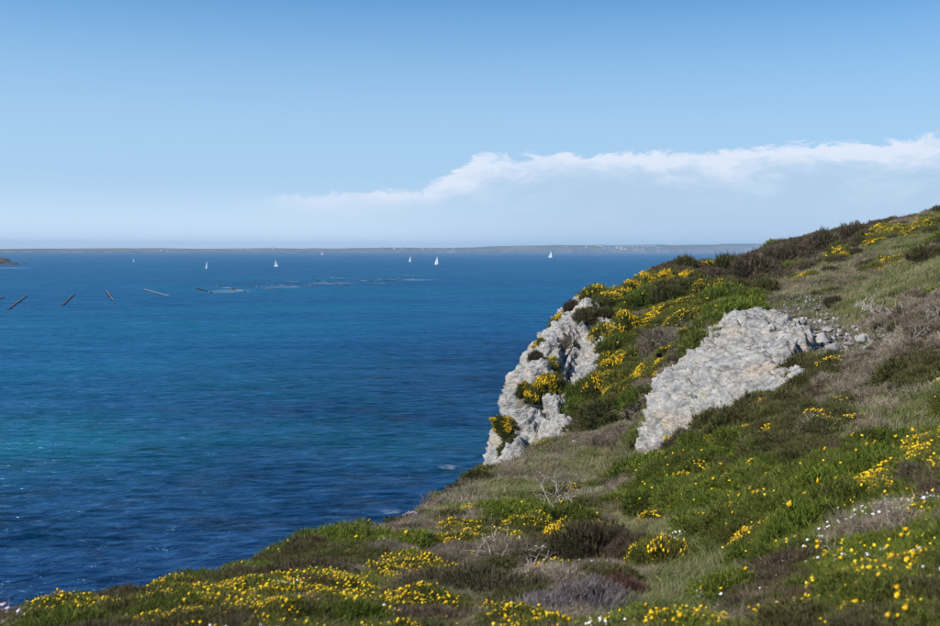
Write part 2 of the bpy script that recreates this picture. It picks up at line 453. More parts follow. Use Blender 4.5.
def mat_stone():
    n = NT('weathered loose stone'); p = n.pos()
    c = n.ramp(n.math('ADD', n.math('MULTIPLY', n.rand(), 0.6), n.math('MULTIPLY', n.noise(p, 7, 5, 0.65), 0.4)), [(0.2, (0.13, 0.10, 0.08)), (0.5, (0.25, 0.24, 0.23)), (0.8, (0.42, 0.41, 0.39))])
    n.bump(n.noise(p, 22, 4, 0.7), 0.7, 0.03)
    return n.set(Base_Color=c, Roughness=0.9, Specular_IOR_Level=0.2)
MST = mat_stone()
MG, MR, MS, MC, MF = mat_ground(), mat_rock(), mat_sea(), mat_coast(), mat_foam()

# ------------------------------------------------------------------ headland mesh (rings round the viewpoint, one sheet)
def build_terrain():
    ang = np.concatenate([np.linspace(-math.pi, R(-52), 60)[:-1], np.linspace(R(-52), R(52), 380), np.linspace(R(52), math.pi, 60)[1:]])
    rad = np.concatenate([[0.05], 1.0 * (260.0) ** np.linspace(0, 1, 520)])
    A, Q = np.meshgrid(ang, rad, indexing='ij')
    X, Y = np.sin(A) * Q, np.cos(A) * Q
    Z = height(X.ravel(), Y.ravel()).reshape(X.shape)
    V = np.stack([X, Y, Z], -1).reshape(-1, 3)
    F = grid_faces(len(ang), len(rad))[:, ::-1]
    zz = V[:, 2][F]
    F = F[(zz.max(1) > -4.5)]
    used = np.unique(F); remap = np.zeros(len(V), int); remap[used] = np.arange(len(used))
    o = link('headland_terrain', mesh_from('headland_terrain', V[used], remap[F], MG, True))
    tag(o, kind='structure', label='heath covered headland sloping down to the blue sea')
build_terrain()

# ------------------------------------------------------------------ sea
def build_sea():
    xs = np.concatenate([-np.geomspace(20000, 160, 30), np.linspace(-150, 150, 61), np.geomspace(160, 20000, 30)])
    ys = np.concatenate([-np.geomspace(3000, 50, 8), np.linspace(-40, 300, 69), np.geomspace(320, 20000, 40)])
    X, Y = np.meshgrid(xs, ys, indexing='ij')
    V = np.stack([X, Y, np.zeros_like(X)], -1).reshape(-1, 3)
    F = grid_faces(len(xs), len(ys))[:, ::-1]
    me = mesh_from('sea', V, F, MS)
    x, y = V[:, 0], V[:, 1]
    # distance to the shore, as metres of water over the sea bed
    d = np.full(len(V), 1e9)
    hs = smooth_height(x, y)
    near = (np.hypot(x, y) < 300)
    gx, gy = np.meshgrid(np.linspace(-60, 130, 96), np.linspace(-60, 230, 146)); gx, gy = gx.ravel(), gy.ravel()
    land = smooth_height(gx, gy) > 0
    lx, ly = gx[land], gy[land]
    for i in np.nonzero(near)[0]: d[i] = math.sqrt(((lx - x[i]) ** 2 + (ly - y[i]) ** 2).min())
    shore = (1 - sstep(15, 150, d))
    vattr(me, 'shore', shore)
    sx, sy = on_sea(40, 435)
    sand = np.exp(-(((x - sx) / 45) ** 2 + ((y - sy) / 26) ** 2)) * 0.9
    for (px, py, a, b_, k) in ((300, 440, 90, 30, 0.55), (150, 395, 120, 40, 0.35), (420, 400, 60, 30, 0.3)):
        sx, sy = on_sea(px, py); sand = np.maximum(sand, k * np.exp(-(((x - sx) / a) ** 2 + ((y - sy) / b_) ** 2)))
    vattr(me, 'sand', sand)
    tag(link('sea', me), kind='structure', label='wind ruffled blue sea of the bay')
build_sea()

# ------------------------------------------------------------------ far coast
COAST = [(-1400,4200,14),(-600,4500,16),(-200,4700,15),(0,5000,17),(80,5400,22),(180,6100,26),(300,6900,31),(400,7600,38),(470,8200,48),(520,8600,66),(580,8900,74),
         (640,9200,80),(700,9500,92),(780,9800,97),(900,10200,104),(1200,10600,100),(2200,11000,90)]
def coast_at(px):
    c = np.array(COAST); D = np.interp(px, c[:, 0], c[:, 1]); H = np.interp(px, c[:, 0], c[:, 2])
    return D, H
def build_coast():
    u = np.linspace(-1400, 2200, 900); D, H = coast_at(u)
    X0 = (u - 470) / F_PX * D
    w = np.array([0, 6, 30, 60, 110, 180, 300, 480, 700, 1000, 1500, 2200])
    prof = np.array([-0.2, 0.02, 0.22, 0.42, 0.60, 0.72, 0.80, 0.88, 0.94, 1.0, 1.0, 0.9])
    X = X0[:, None] * (1 + w[None] / D[:, None]); Y = D[:, None] + w[None]
    Y = Y + (fbm(X0 / 420, X0 * 0, seed=31, octv=4) * 210)[:, None]
    hh = H * (1 + 0.16 * fbm(X0 / 330, X0 * 0, seed=41, octv=3))
    Z = prof[None] * hh[:, None] * (1 + 0.10 * fbm((X / 210).ravel(), (Y / 160).ravel(), seed=51, octv=4).reshape(X.shape))
    V = np.stack([X, Y, Z], -1).reshape(-1, 3)
    F = grid_faces(len(u), len(w))[:, ::-1]
    me = mesh_from('far_coast', V, F, MC, False)
    vattr(me, 'cliff', np.tile(np.array([1, 1, 1, .9, .5, .15, 0, 0, 0, 0, 0, 0.]), len(u)))
    o = tag(link('far_coast_hills', me), kind='structure', label='long low coast with pale cliffs across the bay')
    return V.reshape(len(u), len(w), 3), u
CV, CU = build_coast()

# ------------------------------------------------------------------ haze
def build_haze():
    bm = bmesh.new(); bmesh.ops.create_cube(bm, size=1.0)
    for v in bm.verts:
        v.co.x *= 42000; v.co.y = -3500 if v.co.y < 0 else 20500; v.co.z = -6.0 if v.co.z < 0 else 150.0
    me = bpy.data.meshes.new('haze'); bm.to_mesh(me); bm.free()
    m = bpy.data.materials.new('sea air'); m.use_nodes = True; t = m.node_tree; t.nodes.clear()
    o = t.nodes.new('ShaderNodeOutputMaterial'); v = t.nodes.new('ShaderNodeVolumePrincipled')
    v.inputs['Color'].default_value = (0.55, 0.76, 1.0, 1); v.inputs['Density'].default_value = HAZE_DENSITY
    v.inputs['Anisotropy'].default_value = 0.0
    t.links.new(v.outputs[0], o.inputs['Volume']); me.materials.append(m)
    ob = tag(link('haze', me), kind='stuff', label='thin blue haze over the bay')
    ob.display_type = 'WIRE'
HAZE_DENSITY = 8.0e-5
build_haze()
def unit(v): return v / (np.linalg.norm(v, axis=-1, keepdims=True) + 1e-12)
# ------------------------------------------------------------------ rock
def poly_world(poly):
    out = []
    for (px, py) in poly:
        p = None
        for k in range(14):
            p = hit(px + 0.8 * k, py, 20)
            if p: break
        out.append((p[0], p[1]))
    return np.array(out)
def inside_dist(P, x, y):
    """signed distance to a polygon in plan: positive inside"""
    n = len(P); d = np.full(x.shape, 1e9); ins = np.zeros(x.shape, bool)
    for i in range(n):
        ax, ay = P[i]; bx, by = P[(i + 1) % n]
        ex, ey = bx - ax, by - ay
        t = np.clip(((x - ax) * ex + (y - ay) * ey) / (ex * ex + ey * ey + 1e-9), 0, 1)
        d = np.minimum(d, np.hypot(x - ax - t * ex, y - ay - t * ey))
        c = ((ay > y) != (by > y)) & (x < (bx - ax) * (y - ay) / (by - ay + 1e-12) + ax)
        ins ^= c
    return np.where(ins, d, -d)
def normals(V, nu, nv):
    P = V.reshape(nu, nv, 3)
    du = np.gradient(P, axis=0); dv = np.gradient(P, axis=1)
    N = np.cross(du, dv); N /= np.linalg.norm(N, axis=-1, keepdims=True) + 1e-12
    return N.reshape(-1, 3)
def facets(p, size, seed, squash=(1, 1, 1), rot=None, tilt=0.85, step=0.75):
    q = p if rot is None else p @ rot.T
    q = q / size * np.array(squash)
    d1, d2, c, r = worley(q, seed)
    tv = (r[:, :3] - 0.5) * 2
    h = (tv * (q - c)).sum(1) * tilt + (r[:, 3] - 0.5) * step
    crack = (1 - sstep(0.0, 0.05, d2 - d1)) * (r[:, 0] > 0.45)
    return (h - 0.22 * crack) * size
def rotm(ax, ay, az):
    return np.array(Euler((ax, ay, az)).to_matrix())
def rock_patch(name, x0, x1, y0, y1, step, mask_fn, lift, sink, amps, seed, rot, squash, label, extra=None, big=1.0):
    xs = np.arange(x0, x1, step); ys = np.arange(y0, y1, step)
    X, Y = np.meshgrid(xs, ys, indexing='ij')
    Z = height(X.ravel(), Y.ravel()).reshape(X.shape)
    m = mask_fn(X, Y)
    w = fbm((X / 1.1).ravel(), (Y / 1.1).ravel(), seed=seed + 3, octv=4).reshape(X.shape)
    mm = sstep(-0.45, 0.25, m + w * 0.5)
    V = np.stack([X, Y, Z], -1).reshape(-1, 3)
    Ns = np.stack([X, Y, smooth_height(X.ravel(), Y.ravel()).reshape(X.shape)], -1).reshape(-1, 3)
    N = normals(Ns, len(xs), len(ys))
    keep = (m.ravel() > -1.7)
    idx = np.nonzero(keep)[0]
    p = V[idx]
    d = np.zeros(len(idx))
    for i, (size, amp) in enumerate(amps):
        wob = np.stack([fbm(p[:, 0] / size, p[:, 1] / size, p[:, 2] / size, seed=seed + 60 + i + 7 * k, octv=2) for k in range(3)], 1) * size * 0.30
        rough = 1.0 if size > 1 else sstep(-0.25, 0.35, fbm(p[:, 0] / 2.3, p[:, 1] / 2.3, p[:, 2] / 2.3, seed=seed + 33 + i, octv=3)) * 1.25 + 0.15
        d += amp * rough * facets(p + wob, size, seed + 10 * i, squash, rot)
    # ledges: saw-toothed beds, broken and shifted from block to block
    for i, (size, amp, blk) in enumerate(((1.25, .30, 2.6), (0.55, .30, 1.3), (0.24, .30, 0.6))):
        wv = np.stack([fbm(p[:, 0] / blk, p[:, 1] / blk, p[:, 2] / blk, seed=seed + 120 + i * 5 + k, octv=2) for k in range(3)], 1) * 0.30
        _, _, cc, rr = worley(p / blk + wv, seed + 70 + i)
        nv = unit(rot[2] + (rr[:, :3] - 0.5) * 0.7)
        t = (p * nv).sum(1) / size + rr[:, 3] * 3
        fr_ = t - np.floor(t)
        d += big * amp * size * (np.where(fr_ < 0.88, fr_ / 0.88, (1 - fr_) / 0.12) - 0.5)
    d += 0.04 * fbm(p[:, 0] / 0.35, p[:, 1] / 0.35, p[:, 2] / 0.35, seed=seed + 2, octv=4)
    if extra is not None: d += extra(p)
    k = mm.ravel()[idx]
    V[idx] += N[idx] * (d * k + lift * k - sink * (1 - k))[:, None]
    F = grid_faces(len(xs), len(ys))
    F = F[keep[F].all(1) & (V[:, 2][F].max(1) > -2.5)]
    used = np.unique(F); rm = np.zeros(len(V), int); rm[used] = np.arange(len(used))
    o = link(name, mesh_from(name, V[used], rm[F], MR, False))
    return o

SLAB = poly_world([(633,459),(641,440),(643,412),(655,395),(670,386),(690,366),(703,350),(722,331),(738,322),(762,318),(782,321),(800,333),(814,347),
                   (806,358),(797,364),(800,384),(770,401),(745,411),(722,424),(700,435),(688,440),(672,450),(655,457)])
CLIFF_TOP = poly_world([(500,462),(508,440),(503,412),(514,392),(520,375),(534,354),(551,338),(566,322),(592,308),(610,316),(622,330),(616,346),(618,354),
                        (606,368),(593,378),(580,390),(574,404),(574,424),(562,436),(532,442),(512,458)])
for _i, _D in ((2, 39.3), (3, 40.0)):
    _v = ray(*((643, 412), (655, 395))[_i - 2]); SLAB[_i] = (_v[0] * _D, _D)
def slab_mask(X, Y): return np.clip(inside_dist(SLAB, X, Y), -3, 3)
def cliff_mask(X, Y):
    e = 0.5
    sx = (smooth_height((X + e).ravel(), Y.ravel()) - smooth_height((X - e).ravel(), Y.ravel())).reshape(X.shape)
    sy = (smooth_height(X.ravel(), (Y + e).ravel()) - smooth_height(X.ravel(), (Y - e).ravel())).reshape(X.shape)
    slope = np.hypot(sx, sy)
    steep = np.where((sx > 0.1) & (X < 3.6 + (Y - 54) * 0.42), (slope - 0.62) * 2.6, -3)
    return np.maximum(np.clip(inside_dist(CLIFF_TOP, X, Y), -3, 3), np.clip(steep, -3, 2))
def pits(p):
    return -0.30 * sstep(0.34, 0.50, fbm(p[:, 0] / 0.55, p[:, 1] / 0.8, p[:, 2] / 0.4, seed=88, octv=3)) - 0.22 * sstep(0.30, 0.42, fbm(p[:, 0] / 1.3, p[:, 1] / 2.2, p[:, 2] / 0.5, seed=89, octv=3))
def ribs(p):
    a = p @ np.array([0.86, 0.25, 0.45])
    f = np.abs(fbm(a / 1.9, p[:, 2] / 6.0, p[:, 1] / 4.0, seed=77, octv=4)) * 2
    return 0.30 * (0.5 - f) - 0.55 * sstep(0.26, 0.42, fbm(a / 0.9, p[:, 2] / 2.6, p[:, 1] / 2.6, seed=91, octv=3)) + 0.8 * pits(p)
lo, hi = SLAB.min(0), SLAB.max(0)
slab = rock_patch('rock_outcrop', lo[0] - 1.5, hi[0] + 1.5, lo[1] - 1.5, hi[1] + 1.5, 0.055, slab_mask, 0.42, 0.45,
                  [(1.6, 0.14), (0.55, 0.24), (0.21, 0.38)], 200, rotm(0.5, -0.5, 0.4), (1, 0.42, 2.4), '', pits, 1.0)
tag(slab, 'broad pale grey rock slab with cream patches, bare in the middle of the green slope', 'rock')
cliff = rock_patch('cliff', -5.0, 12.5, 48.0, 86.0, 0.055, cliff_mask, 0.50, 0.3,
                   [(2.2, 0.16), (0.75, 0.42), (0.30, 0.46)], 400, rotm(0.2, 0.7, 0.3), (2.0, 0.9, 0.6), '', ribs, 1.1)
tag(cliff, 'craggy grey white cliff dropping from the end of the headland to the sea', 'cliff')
ROCKY = lambda x, y: np.maximum(inside_dist(SLAB, x, y), np.where((np.asarray(y) > 48) & (np.asarray(x) < 12.5), cliff_mask(np.atleast_1d(x), np.atleast_1d(y)), -3))

# ------------------------------------------------------------------ plant parts
rng = np.random.default_rng(11)
def spines(base, axis, length, width, k, spread, r):
    """k thin triangles fanning round each axis: returns verts, faces"""
    n = len(base)
    B = np.repeat(base, k, 0); A = np.repeat(axis, k, 0); L = np.repeat(length, k); W = np.repeat(width, k)
    rd = unit(r.normal(size=(n * k, 3)))
    d = unit(A + rd * spread)
    side = unit(np.cross(d, r.normal(size=(n * k, 3))))
    t = r.uniform(0, 0.55, n * k)
    b = B + A * (L * t)[:, None]
    l = L * r.uniform(0.45, 1.0, n * k)
    v = np.stack([b - side * W[:, None], b + side * W[:, None], b + d * l[:, None]], 1).reshape(-1, 3)
    return v, np.arange(n * k * 3).reshape(-1, 3), np.repeat(np.arange(n), 3 * k)
def dome_points(n, r, h, top=False, lump=0.22, seed=0):
    """points and outward normals over an uneven dome, radius 1, height h"""
    z = r.uniform(0.0 if not top else 0.25, 1.0, n) ** 0.9; a = r.uniform(0, 2 * math.pi, n)
    s = np.sqrt(np.maximum(0, 1 - z * z))
    d = np.stack([s * np.cos(a), s * np.sin(a), z], 1)
    f = 1 + lump * fbm(d[:, 0] * 1.9 + seed, d[:, 1] * 1.9, d[:, 2] * 1.9, seed=seed + 5, octv=3) * 1.6
    p = d * f[:, None] * np.array([1, 1, h])
    nrm = unit(d / np.array([1, 1, max(h, 0.3)]))
    return p, nrm, f
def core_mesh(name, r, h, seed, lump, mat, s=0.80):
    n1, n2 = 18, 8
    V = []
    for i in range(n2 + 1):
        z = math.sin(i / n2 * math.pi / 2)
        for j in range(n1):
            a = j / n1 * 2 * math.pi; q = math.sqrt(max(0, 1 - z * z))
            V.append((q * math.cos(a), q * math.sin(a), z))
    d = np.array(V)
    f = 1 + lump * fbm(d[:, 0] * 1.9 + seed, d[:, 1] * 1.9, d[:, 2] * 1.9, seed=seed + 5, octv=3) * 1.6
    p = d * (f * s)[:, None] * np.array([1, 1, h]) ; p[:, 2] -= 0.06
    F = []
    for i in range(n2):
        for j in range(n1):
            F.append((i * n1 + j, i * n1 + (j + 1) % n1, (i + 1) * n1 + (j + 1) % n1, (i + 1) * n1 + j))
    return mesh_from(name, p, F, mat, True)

def mat_leaf(name, dark, mid, light, patch=None, patch_amt=0.0, rough=0.75, spec=0.2, pscale=0.5):
    n = NT(name); t = n.attr('tint'); rd = n.rand()
    f = n.math('ADD', n.math('MULTIPLY', t, 0.72), n.math('MULTIPLY', rd, 0.28))
    c = n.ramp(f, [(0.08, dark), (0.5, mid), (0.95, light)])
    if patch is not None:
        w = n.noise(n.pos(), pscale, 4, 0.6)
        c = n.mix(n.math('MULTIPLY', n.rng(w, 0.45, 0.62), patch_amt), c, patch)
    n.set(Base_Color=c, Roughness=rough, Specular_IOR_Level=spec)
    tr = n.n('ShaderNodeBsdfTranslucent'); n.l(c, tr.inputs['Color'])
    mx = n.n('ShaderNodeMixShader'); mx.inputs[0].default_value = 0.28
    n.l(n.b.outputs[0], mx.inputs[1]); n.l(tr.outputs[0], mx.inputs[2]); n.l(mx.outputs[0], n.out.inputs['Surface'])
    return n.m
M_GORSE = mat_leaf('gorse spines', (0.052, 0.064, 0.010), (0.145, 0.158, 0.026), (0.30, 0.30, 0.065), (0.16, 0.135, 0.04), 0.5)
M_LUSH = mat_leaf('fresh green shoots', (0.046, 0.066, 0.008), (0.135, 0.172, 0.020), (0.28, 0.32, 0.05), (0.11, 0.10, 0.03), 0.6)
M_OLIVE = mat_leaf('dark heath shoots', (0.034, 0.039, 0.011), (0.096, 0.098, 0.028), (0.21, 0.20, 0.065), (0.12, 0.085, 0.04), 0.6)
M_HEATHER = mat_leaf('brown heather', (0.040, 0.028, 0.016), (0.125, 0.088, 0.052), (0.27, 0.20, 0.13), (0.075, 0.080, 0.028), 0.6)
M_DRY = mat_leaf('dead grey brown twigs', (0.10, 0.085, 0.060), (0.27, 0.215, 0.145), (0.56, 0.47, 0.36), (0.15, 0.12, 0.07), 0.5)
M_RUST = mat_leaf('rusty dead shoots', (0.04, 0.018, 0.012), (0.12, 0.06, 0.045), (0.24, 0.14, 0.11))
M_GREYPINK = mat_leaf('mauve grey dead heather', (0.07, 0.055, 0.05), (0.19, 0.155, 0.145), (0.36, 0.31, 0.30))
M_GRASS = mat_leaf('windblown grass', (0.046, 0.066, 0.015), (0.125, 0.150, 0.040), (0.27, 0.28, 0.10), (0.32, 0.27, 0.15), 0.75, pscale=0.8)
M_STRAW = mat_leaf('bleached grass', (0.17, 0.135, 0.07), (0.36, 0.30, 0.17), (0.58, 0.51, 0.34), (0.10, 0.115, 0.035), 0.55, pscale=0.6)
M_CORE = mat_leaf('dark bush core', (0.016, 0.014, 0.009), (0.030, 0.026, 0.016), (0.045, 0.040, 0.024))  # dark fill colour of the mound added inside the bushes
def mat_flower(name, a, b, c):
    n = NT(name); col_ = n.ramp(n.attr('tint'), [(0.0, a), (0.5, b), (1.0, c)])
    n.set(Base_Color=col_, Roughness=0.6, Specular_IOR_Level=0.2)
    return n.m
M_YEL = mat_flower('yellow gorse petals', (0.45, 0.24, 0.004), (0.68, 0.43, 0.008), (0.82, 0.60, 0.02))
M_WHITE = mat_flower('white campion petals', (0.55, 0.50, 0.52), (0.75, 0.73, 0.72), (0.85, 0.84, 0.80))
M_PINK = mat_flower('pale lilac thrift heads', (0.42, 0.30, 0.44), (0.58, 0.46, 0.60), (0.72, 0.62, 0.72))
def mat_wood():
    n = NT('bleached dead wood'); p = n.obj()
    c = n.ramp(n.noise(n.mapv(p, (14, 14, 3)), 1.0, 4), [(0.3, (0.20, 0.17, 0.135)), (0.6, (0.42, 0.37, 0.31)), (0.8, (0.58, 0.53, 0.46))])
    return n.set(Base_Color=c, Roughness=0.85)
M_WOOD = mat_wood()

def shoot_mesh(name, n, h, length, width, k, spread, mat, seed, lump=0.22, inward=0.25, up=0.25):
    r = np.random.default_rng(seed)
    p, nr, f = dome_points(n, r, h, False, lump, seed)
    p = p * (1 - r.uniform(0, inward, n))[:, None]
    ax = unit(nr + np.array([0, 0, up]) + r.normal(size=(n, 3)) * 0.28)
    L = length * r.uniform(0.6, 1.3, n)
    v, F, own = spines(p - ax * (L * 0.3)[:, None], ax, L, width * r.uniform(0.7, 1.3, n), k, spread, r)
    me = mesh_from(name, v, F, mat)
    cl = np.clip(0.5 + 0.6 * fbm(p[:, 0] * 2.6, p[:, 1] * 2.6, p[:, 2] * 2.6, seed=seed, octv=3) + r.normal(size=n) * 0.20, 0, 1)
    tv = cl[own]
    tip = np.tile([0.0, 0.0, 0.22], len(v) // 3)
    vattr(me, 'tint', np.clip(tv * 0.85 + tip, 0, 1))
    return me
OCT = np.array([(1, 0, 0), (-1, 0, 0), (0, 1, 0), (0, -1, 0), (0, 0, 1), (0, 0, -1)], float)
OCF = np.array([(0, 2, 4), (2, 1, 4), (1, 3, 4), (3, 0, 4), (2, 0, 5), (1, 2, 5), (3, 1, 5), (0, 3, 5)])
def petal_blobs(pts, size, mat, name, r, flat=0.7):
    n = len(pts)
    v = OCT[None] * r.uniform(0.45, 1.15, (n, 6, 1)) * (size * r.uniform(0.35, 1.5, n))[:, None, None]
    v[:, :, 2] *= flat
    # small random turn of each blob
    a = r.uniform(0, 6.28, n); c, s = np.cos(a)[:, None], np.sin(a)[:, None]
    x = v[..., 0] * c - v[..., 1] * s; y = v[..., 0] * s + v[..., 1] * c
    b = r.normal(0, 0.6, n); c, s = np.cos(b)[:, None], np.sin(b)[:, None]
    z = v[..., 2] * c - y * s; y2 = v[..., 2] * s + y * c
    v = np.stack([x, y2, z], -1) + pts[:, None]
    F = (OCF[None] + (np.arange(n) * 6)[:, None, None]).reshape(-1, 3)
    me = mesh_from(name, v.reshape(-1, 3), F, mat)
    vattr(me, 'tint', np.repeat(r.uniform(0, 1, n), 6))
    return me
def bloom_mesh(name, n, h, size, mat, seed, lump=0.22, clump=2.4, thresh=0.0, out=1.05, top=True, loose=0.05):
    """flowers gathered in spots over the dome"""
    r = np.random.default_rng(seed + 1000)
    p, nr, f = dome_points(n * 6, r, h, top, lump, seed)
    w = fbm(p[:, 0] * clump, p[:, 1] * clump, p[:, 2] * clump, seed=seed + 9, octv=3) + r.normal(size=len(p)) * 0.12
    p = p[np.argsort(-(w - thresh))[:n * 2]][r.permutation(n * 2)[:n]]
    return petal_blobs(p * out + r.normal(size=p.shape) * loose * 0.4, size, mat, name, r)

def grass_mesh(name, n, rad, hgt, width, lean, mat, seed):
    r = np.random.default_rng(seed)
    a = r.uniform(0, 6.28, n); q = rad * np.sqrt(r.uniform(0, 1, n))
    b = np.stack([q * np.cos(a), q * np.sin(a), -0.03 * np.ones(n)], 1)
    H = hgt * r.uniform(0.45, 1.1, n)
    out = np.stack([np.cos(a), np.sin(a), np.zeros(n)], 1) * (q / rad * 0.35)[:, None] + r.normal(size=(n, 3)) * 0.22
    ld = out + np.array([lean, 0.12 * lean, 0])
    m = b + np.stack([ld[:, 0] * H * 0.30, ld[:, 1] * H * 0.30, H * 0.62], 1)
    t = b + np.stack([ld[:, 0] * H * 1.0, ld[:, 1] * H * 1.0, H * (0.95 - 0.25 * np.linalg.norm(ld[:, :2], axis=1).clip(0, 1.6))], 1)
    sd = unit(np.cross(t - b, r.normal(size=(n, 3)))) * width
    w = r.uniform(0.7, 1.3, n)[:, None]
    v = np.stack([b - sd * w, b + sd * w, m - sd * w * 0.75, m + sd * w * 0.75, t], 1).reshape(-1, 3)
    o = np.arange(n)[:, None] * 5
    F = np.concatenate([o + [0, 1, 3], o + [0, 3, 2], o + [2, 3, 4]], 0)
    me = mesh_from(name, v, F, mat)
    tv = r.uniform(0, 0.8, n)
    vattr(me, 'tint', np.clip(np.repeat(tv, 5) + np.tile([-.1, -.1, 0.05, 0.05, 0.2], n), 0, 1))
    return me
def tube(pts, radii, sides=4):
    V, F = [], []
    for i, p in enumerate(pts):
        d = unit((pts[min(i + 1, len(pts) - 1)] - pts[max(i - 1, 0)])[None])[0]
        u = np.cross(d, [0.13, 0.31, 0.94]); u /= np.linalg.norm(u) + 1e-9; w = np.cross(d, u)
        for k in range(sides):
            a = 2 * math.pi * k / sides
            V.append(p + radii[i] * (u * math.cos(a) + w * math.sin(a)))
    for i in range(len(pts) - 1):
        for k in range(sides):
            F.append((i * sides + k, i * sides + (k + 1) % sides, (i + 1) * sides + (k + 1) % sides, (i + 1) * sides + k))
    return V, F
def branch_mesh(name, seed, n_main=4, length=1.0, rad=0.018, up=0.5, gen=3, mat=None):
    r = np.random.default_rng(seed); V, F = [], []
    def grow(p, d, L, R0, g):
        k = 6; pts = [p]; 
        for i in range(k):
            d = unit((d + r.normal(size=3) * 0.30)[None])[0]
            p = p + d * L / k; pts.append(p)
            if g > 0 and i in (1, 3, 4) and r.random() < 0.85:
                grow(p, unit((d + r.normal(size=3) * 0.8)[None])[0], L * r.uniform(0.4, 0.7), R0 * 0.55, g - 1)
        v, f = tube(pts, np.linspace(R0, R0 * 0.35, len(pts)), 4)
        o = len(V); V.extend(v); F.extend([tuple(q + o for q in t) for t in f])
    for i in range(n_main):
        a = r.uniform(0, 6.28); d = np.array([math.cos(a), math.sin(a), up + r.uniform(-0.2, 0.4)])
        grow(np.array([r.normal() * 0.05, r.normal() * 0.05, -0.02]), d / np.linalg.norm(d), length * r.uniform(0.7, 1.2), rad, gen - 1)
    return mesh_from(name, V, F, mat or M_WOOD, True)

# ------------------------------------------------------------------ ground cover (stuff), scattered real plants
ACCEPT = []
def patch(px, py, rx, ry, c, s=1.0):
    p = hit(px, py)
    if p is None: return
    l0 = math.log(math.hypot(p[0], p[1])); a0 = math.atan2(p[0], p[1])
    hi_, lo_ = hit(px, py - ry), hit(px, py + ry)
    ls = [abs(math.log(math.hypot(q[0], q[1])) - l0) for q in (hi_, lo_) if q is not None]
    dl = min(max(ls[-1] if ls else 0.1, 0.02), 0.6)
    ACCEPT.append((a0, l0, rx / F_PX, dl, c, s))
G_, D_, M_, H_, L_, Y_, O_, K_ = range(8)
for t in [
 (620,276,30,8,O_),(680,270,25,8,H_),(740,276,50,12,H_),(700,292,50,9,O_),(800,252,50,9,H_),(850,240,30,6,H_),(770,264,24,4,L_),(900,226,22,5,L_),(925,220,20,5,L_),(820,262,30,5,H_),
 (850,264,35,9,D_),(800,280,30,7,D_),(900,247,40,10,G_),(905,285,45,17,G_,1.5),(850,286,26,9,D_),(905,263,35,4,D_),(775,293,30,6,D_),(738,303,30,7,M_),(768,307,24,5,K_,1.8),(800,328,36,9,K_,2.3),(832,343,30,12,K_,2.3),(868,346,30,10,K_,2.3),(905,340,24,8,K_,1.5),(868,300,25,8,G_),
 (932,227,12,3,Y_),(905,233,20,4,Y_),(880,244,14,3,Y_),(843,258,8,4,Y_),(885,267,18,4,Y_),(805,278,14,3,Y_),
 (600,301,25,6,Y_),(640,288,26,6,Y_),(715,292,12,6,O_,1.3),(690,283,14,6,O_),(660,302,30,7,M_),(628,318,24,8,K_,1.2),(640,328,18,9,Y_),(680,312,28,8,Y_),(620,345,15,8,M_),(655,348,20,12,D_,1.3),(700,305,25,6,D_),(640,315,16,6,D_),(680,330,16,6,L_),(600,360,10,8,D_),
 (692,332,30,8,G_),(725,314,24,5,M_),(600,388,30,11,Y_,1.3),(575,372,14,8,Y_),(622,370,22,8,Y_),(655,376,28,6,Y_,1.2),(590,402,20,11,M_),(612,414,32,9,O_),(600,434,34,7,K_,1.4),(612,440,30,6,L_,1.0),(640,398,14,8,L_),
 (540,457,40,12,D_),(585,468,50,10,G_),(560,484,40,8,D_),(505,490,40,10,G_),(630,468,30,8,G_),(470,500,30,8,D_),(450,515,40,10,G_),(520,510,40,8,G_),(610,495,40,10,D_),
 (700,470,50,20,M_,1.4),(730,500,50,18,M_,1.3),(760,432,38,20,O_,1.2),(805,470,40,28,O_,1.2),(822,380,22,10,O_,1.3),(850,400,40,22,L_,.7),(840,415,25,10,O_),(890,410,25,8,G_),(920,385,20,8,O_),(870,440,50,20,D_),(905,395,30,20,D_),(898,345,45,25,L_,1.5),
 (930,425,30,22,G_,1.3),(780,430,20,10,D_),(820,430,25,15,L_),(830,525,55,22,M_,1.2),(905,482,40,18,Y_),(870,535,45,18,D_),(905,590,40,28,M_),(790,592,30,22,H_,1.2),(700,592,50,24,G_,1.5),(650,608,50,20,G_),(740,540,40,15,M_),
 (680,540,40,12,G_),(560,565,60,16,H_),(490,547,60,10,O_),(430,542,40,12,L_),(470,595,60,18,L_,.8),(480,548,40,8,Y_,1.0),(540,542,30,8,M_,.9),(590,540,22,6,Y_,.9),(425,588,45,9,Y_,1.0),(470,606,60,8,H_,1.0),(520,612,40,8,O_,.9),(300,604,110,20,Y_,0.8),(230,600,40,8,O_,.9),(320,596,50,6,H_,.9),(380,610,40,10,L_,.9),(150,606,40,8,M_,.9),(270,612,40,6,M_,.9),(190,600,60,10,Y_),(60,610,60,10,Y_,1.2),(560,608,60,12,L_),(400,565,40,12,L_),(330,578,60,10,O_),
 (250,570,60,8,M_),(450,535,30,8,D_),(130,600,60,8,D_),(620,545,40,14,G_),(570,520,50,12,G_),(640,520,30,12,G_)]:
    patch(*t)
AC = np.array([(a, l, ra, rl, s) for a, l, ra, rl, c, s in ACCEPT]); CL = np.array([c for *_, c, s in ACCEPT])
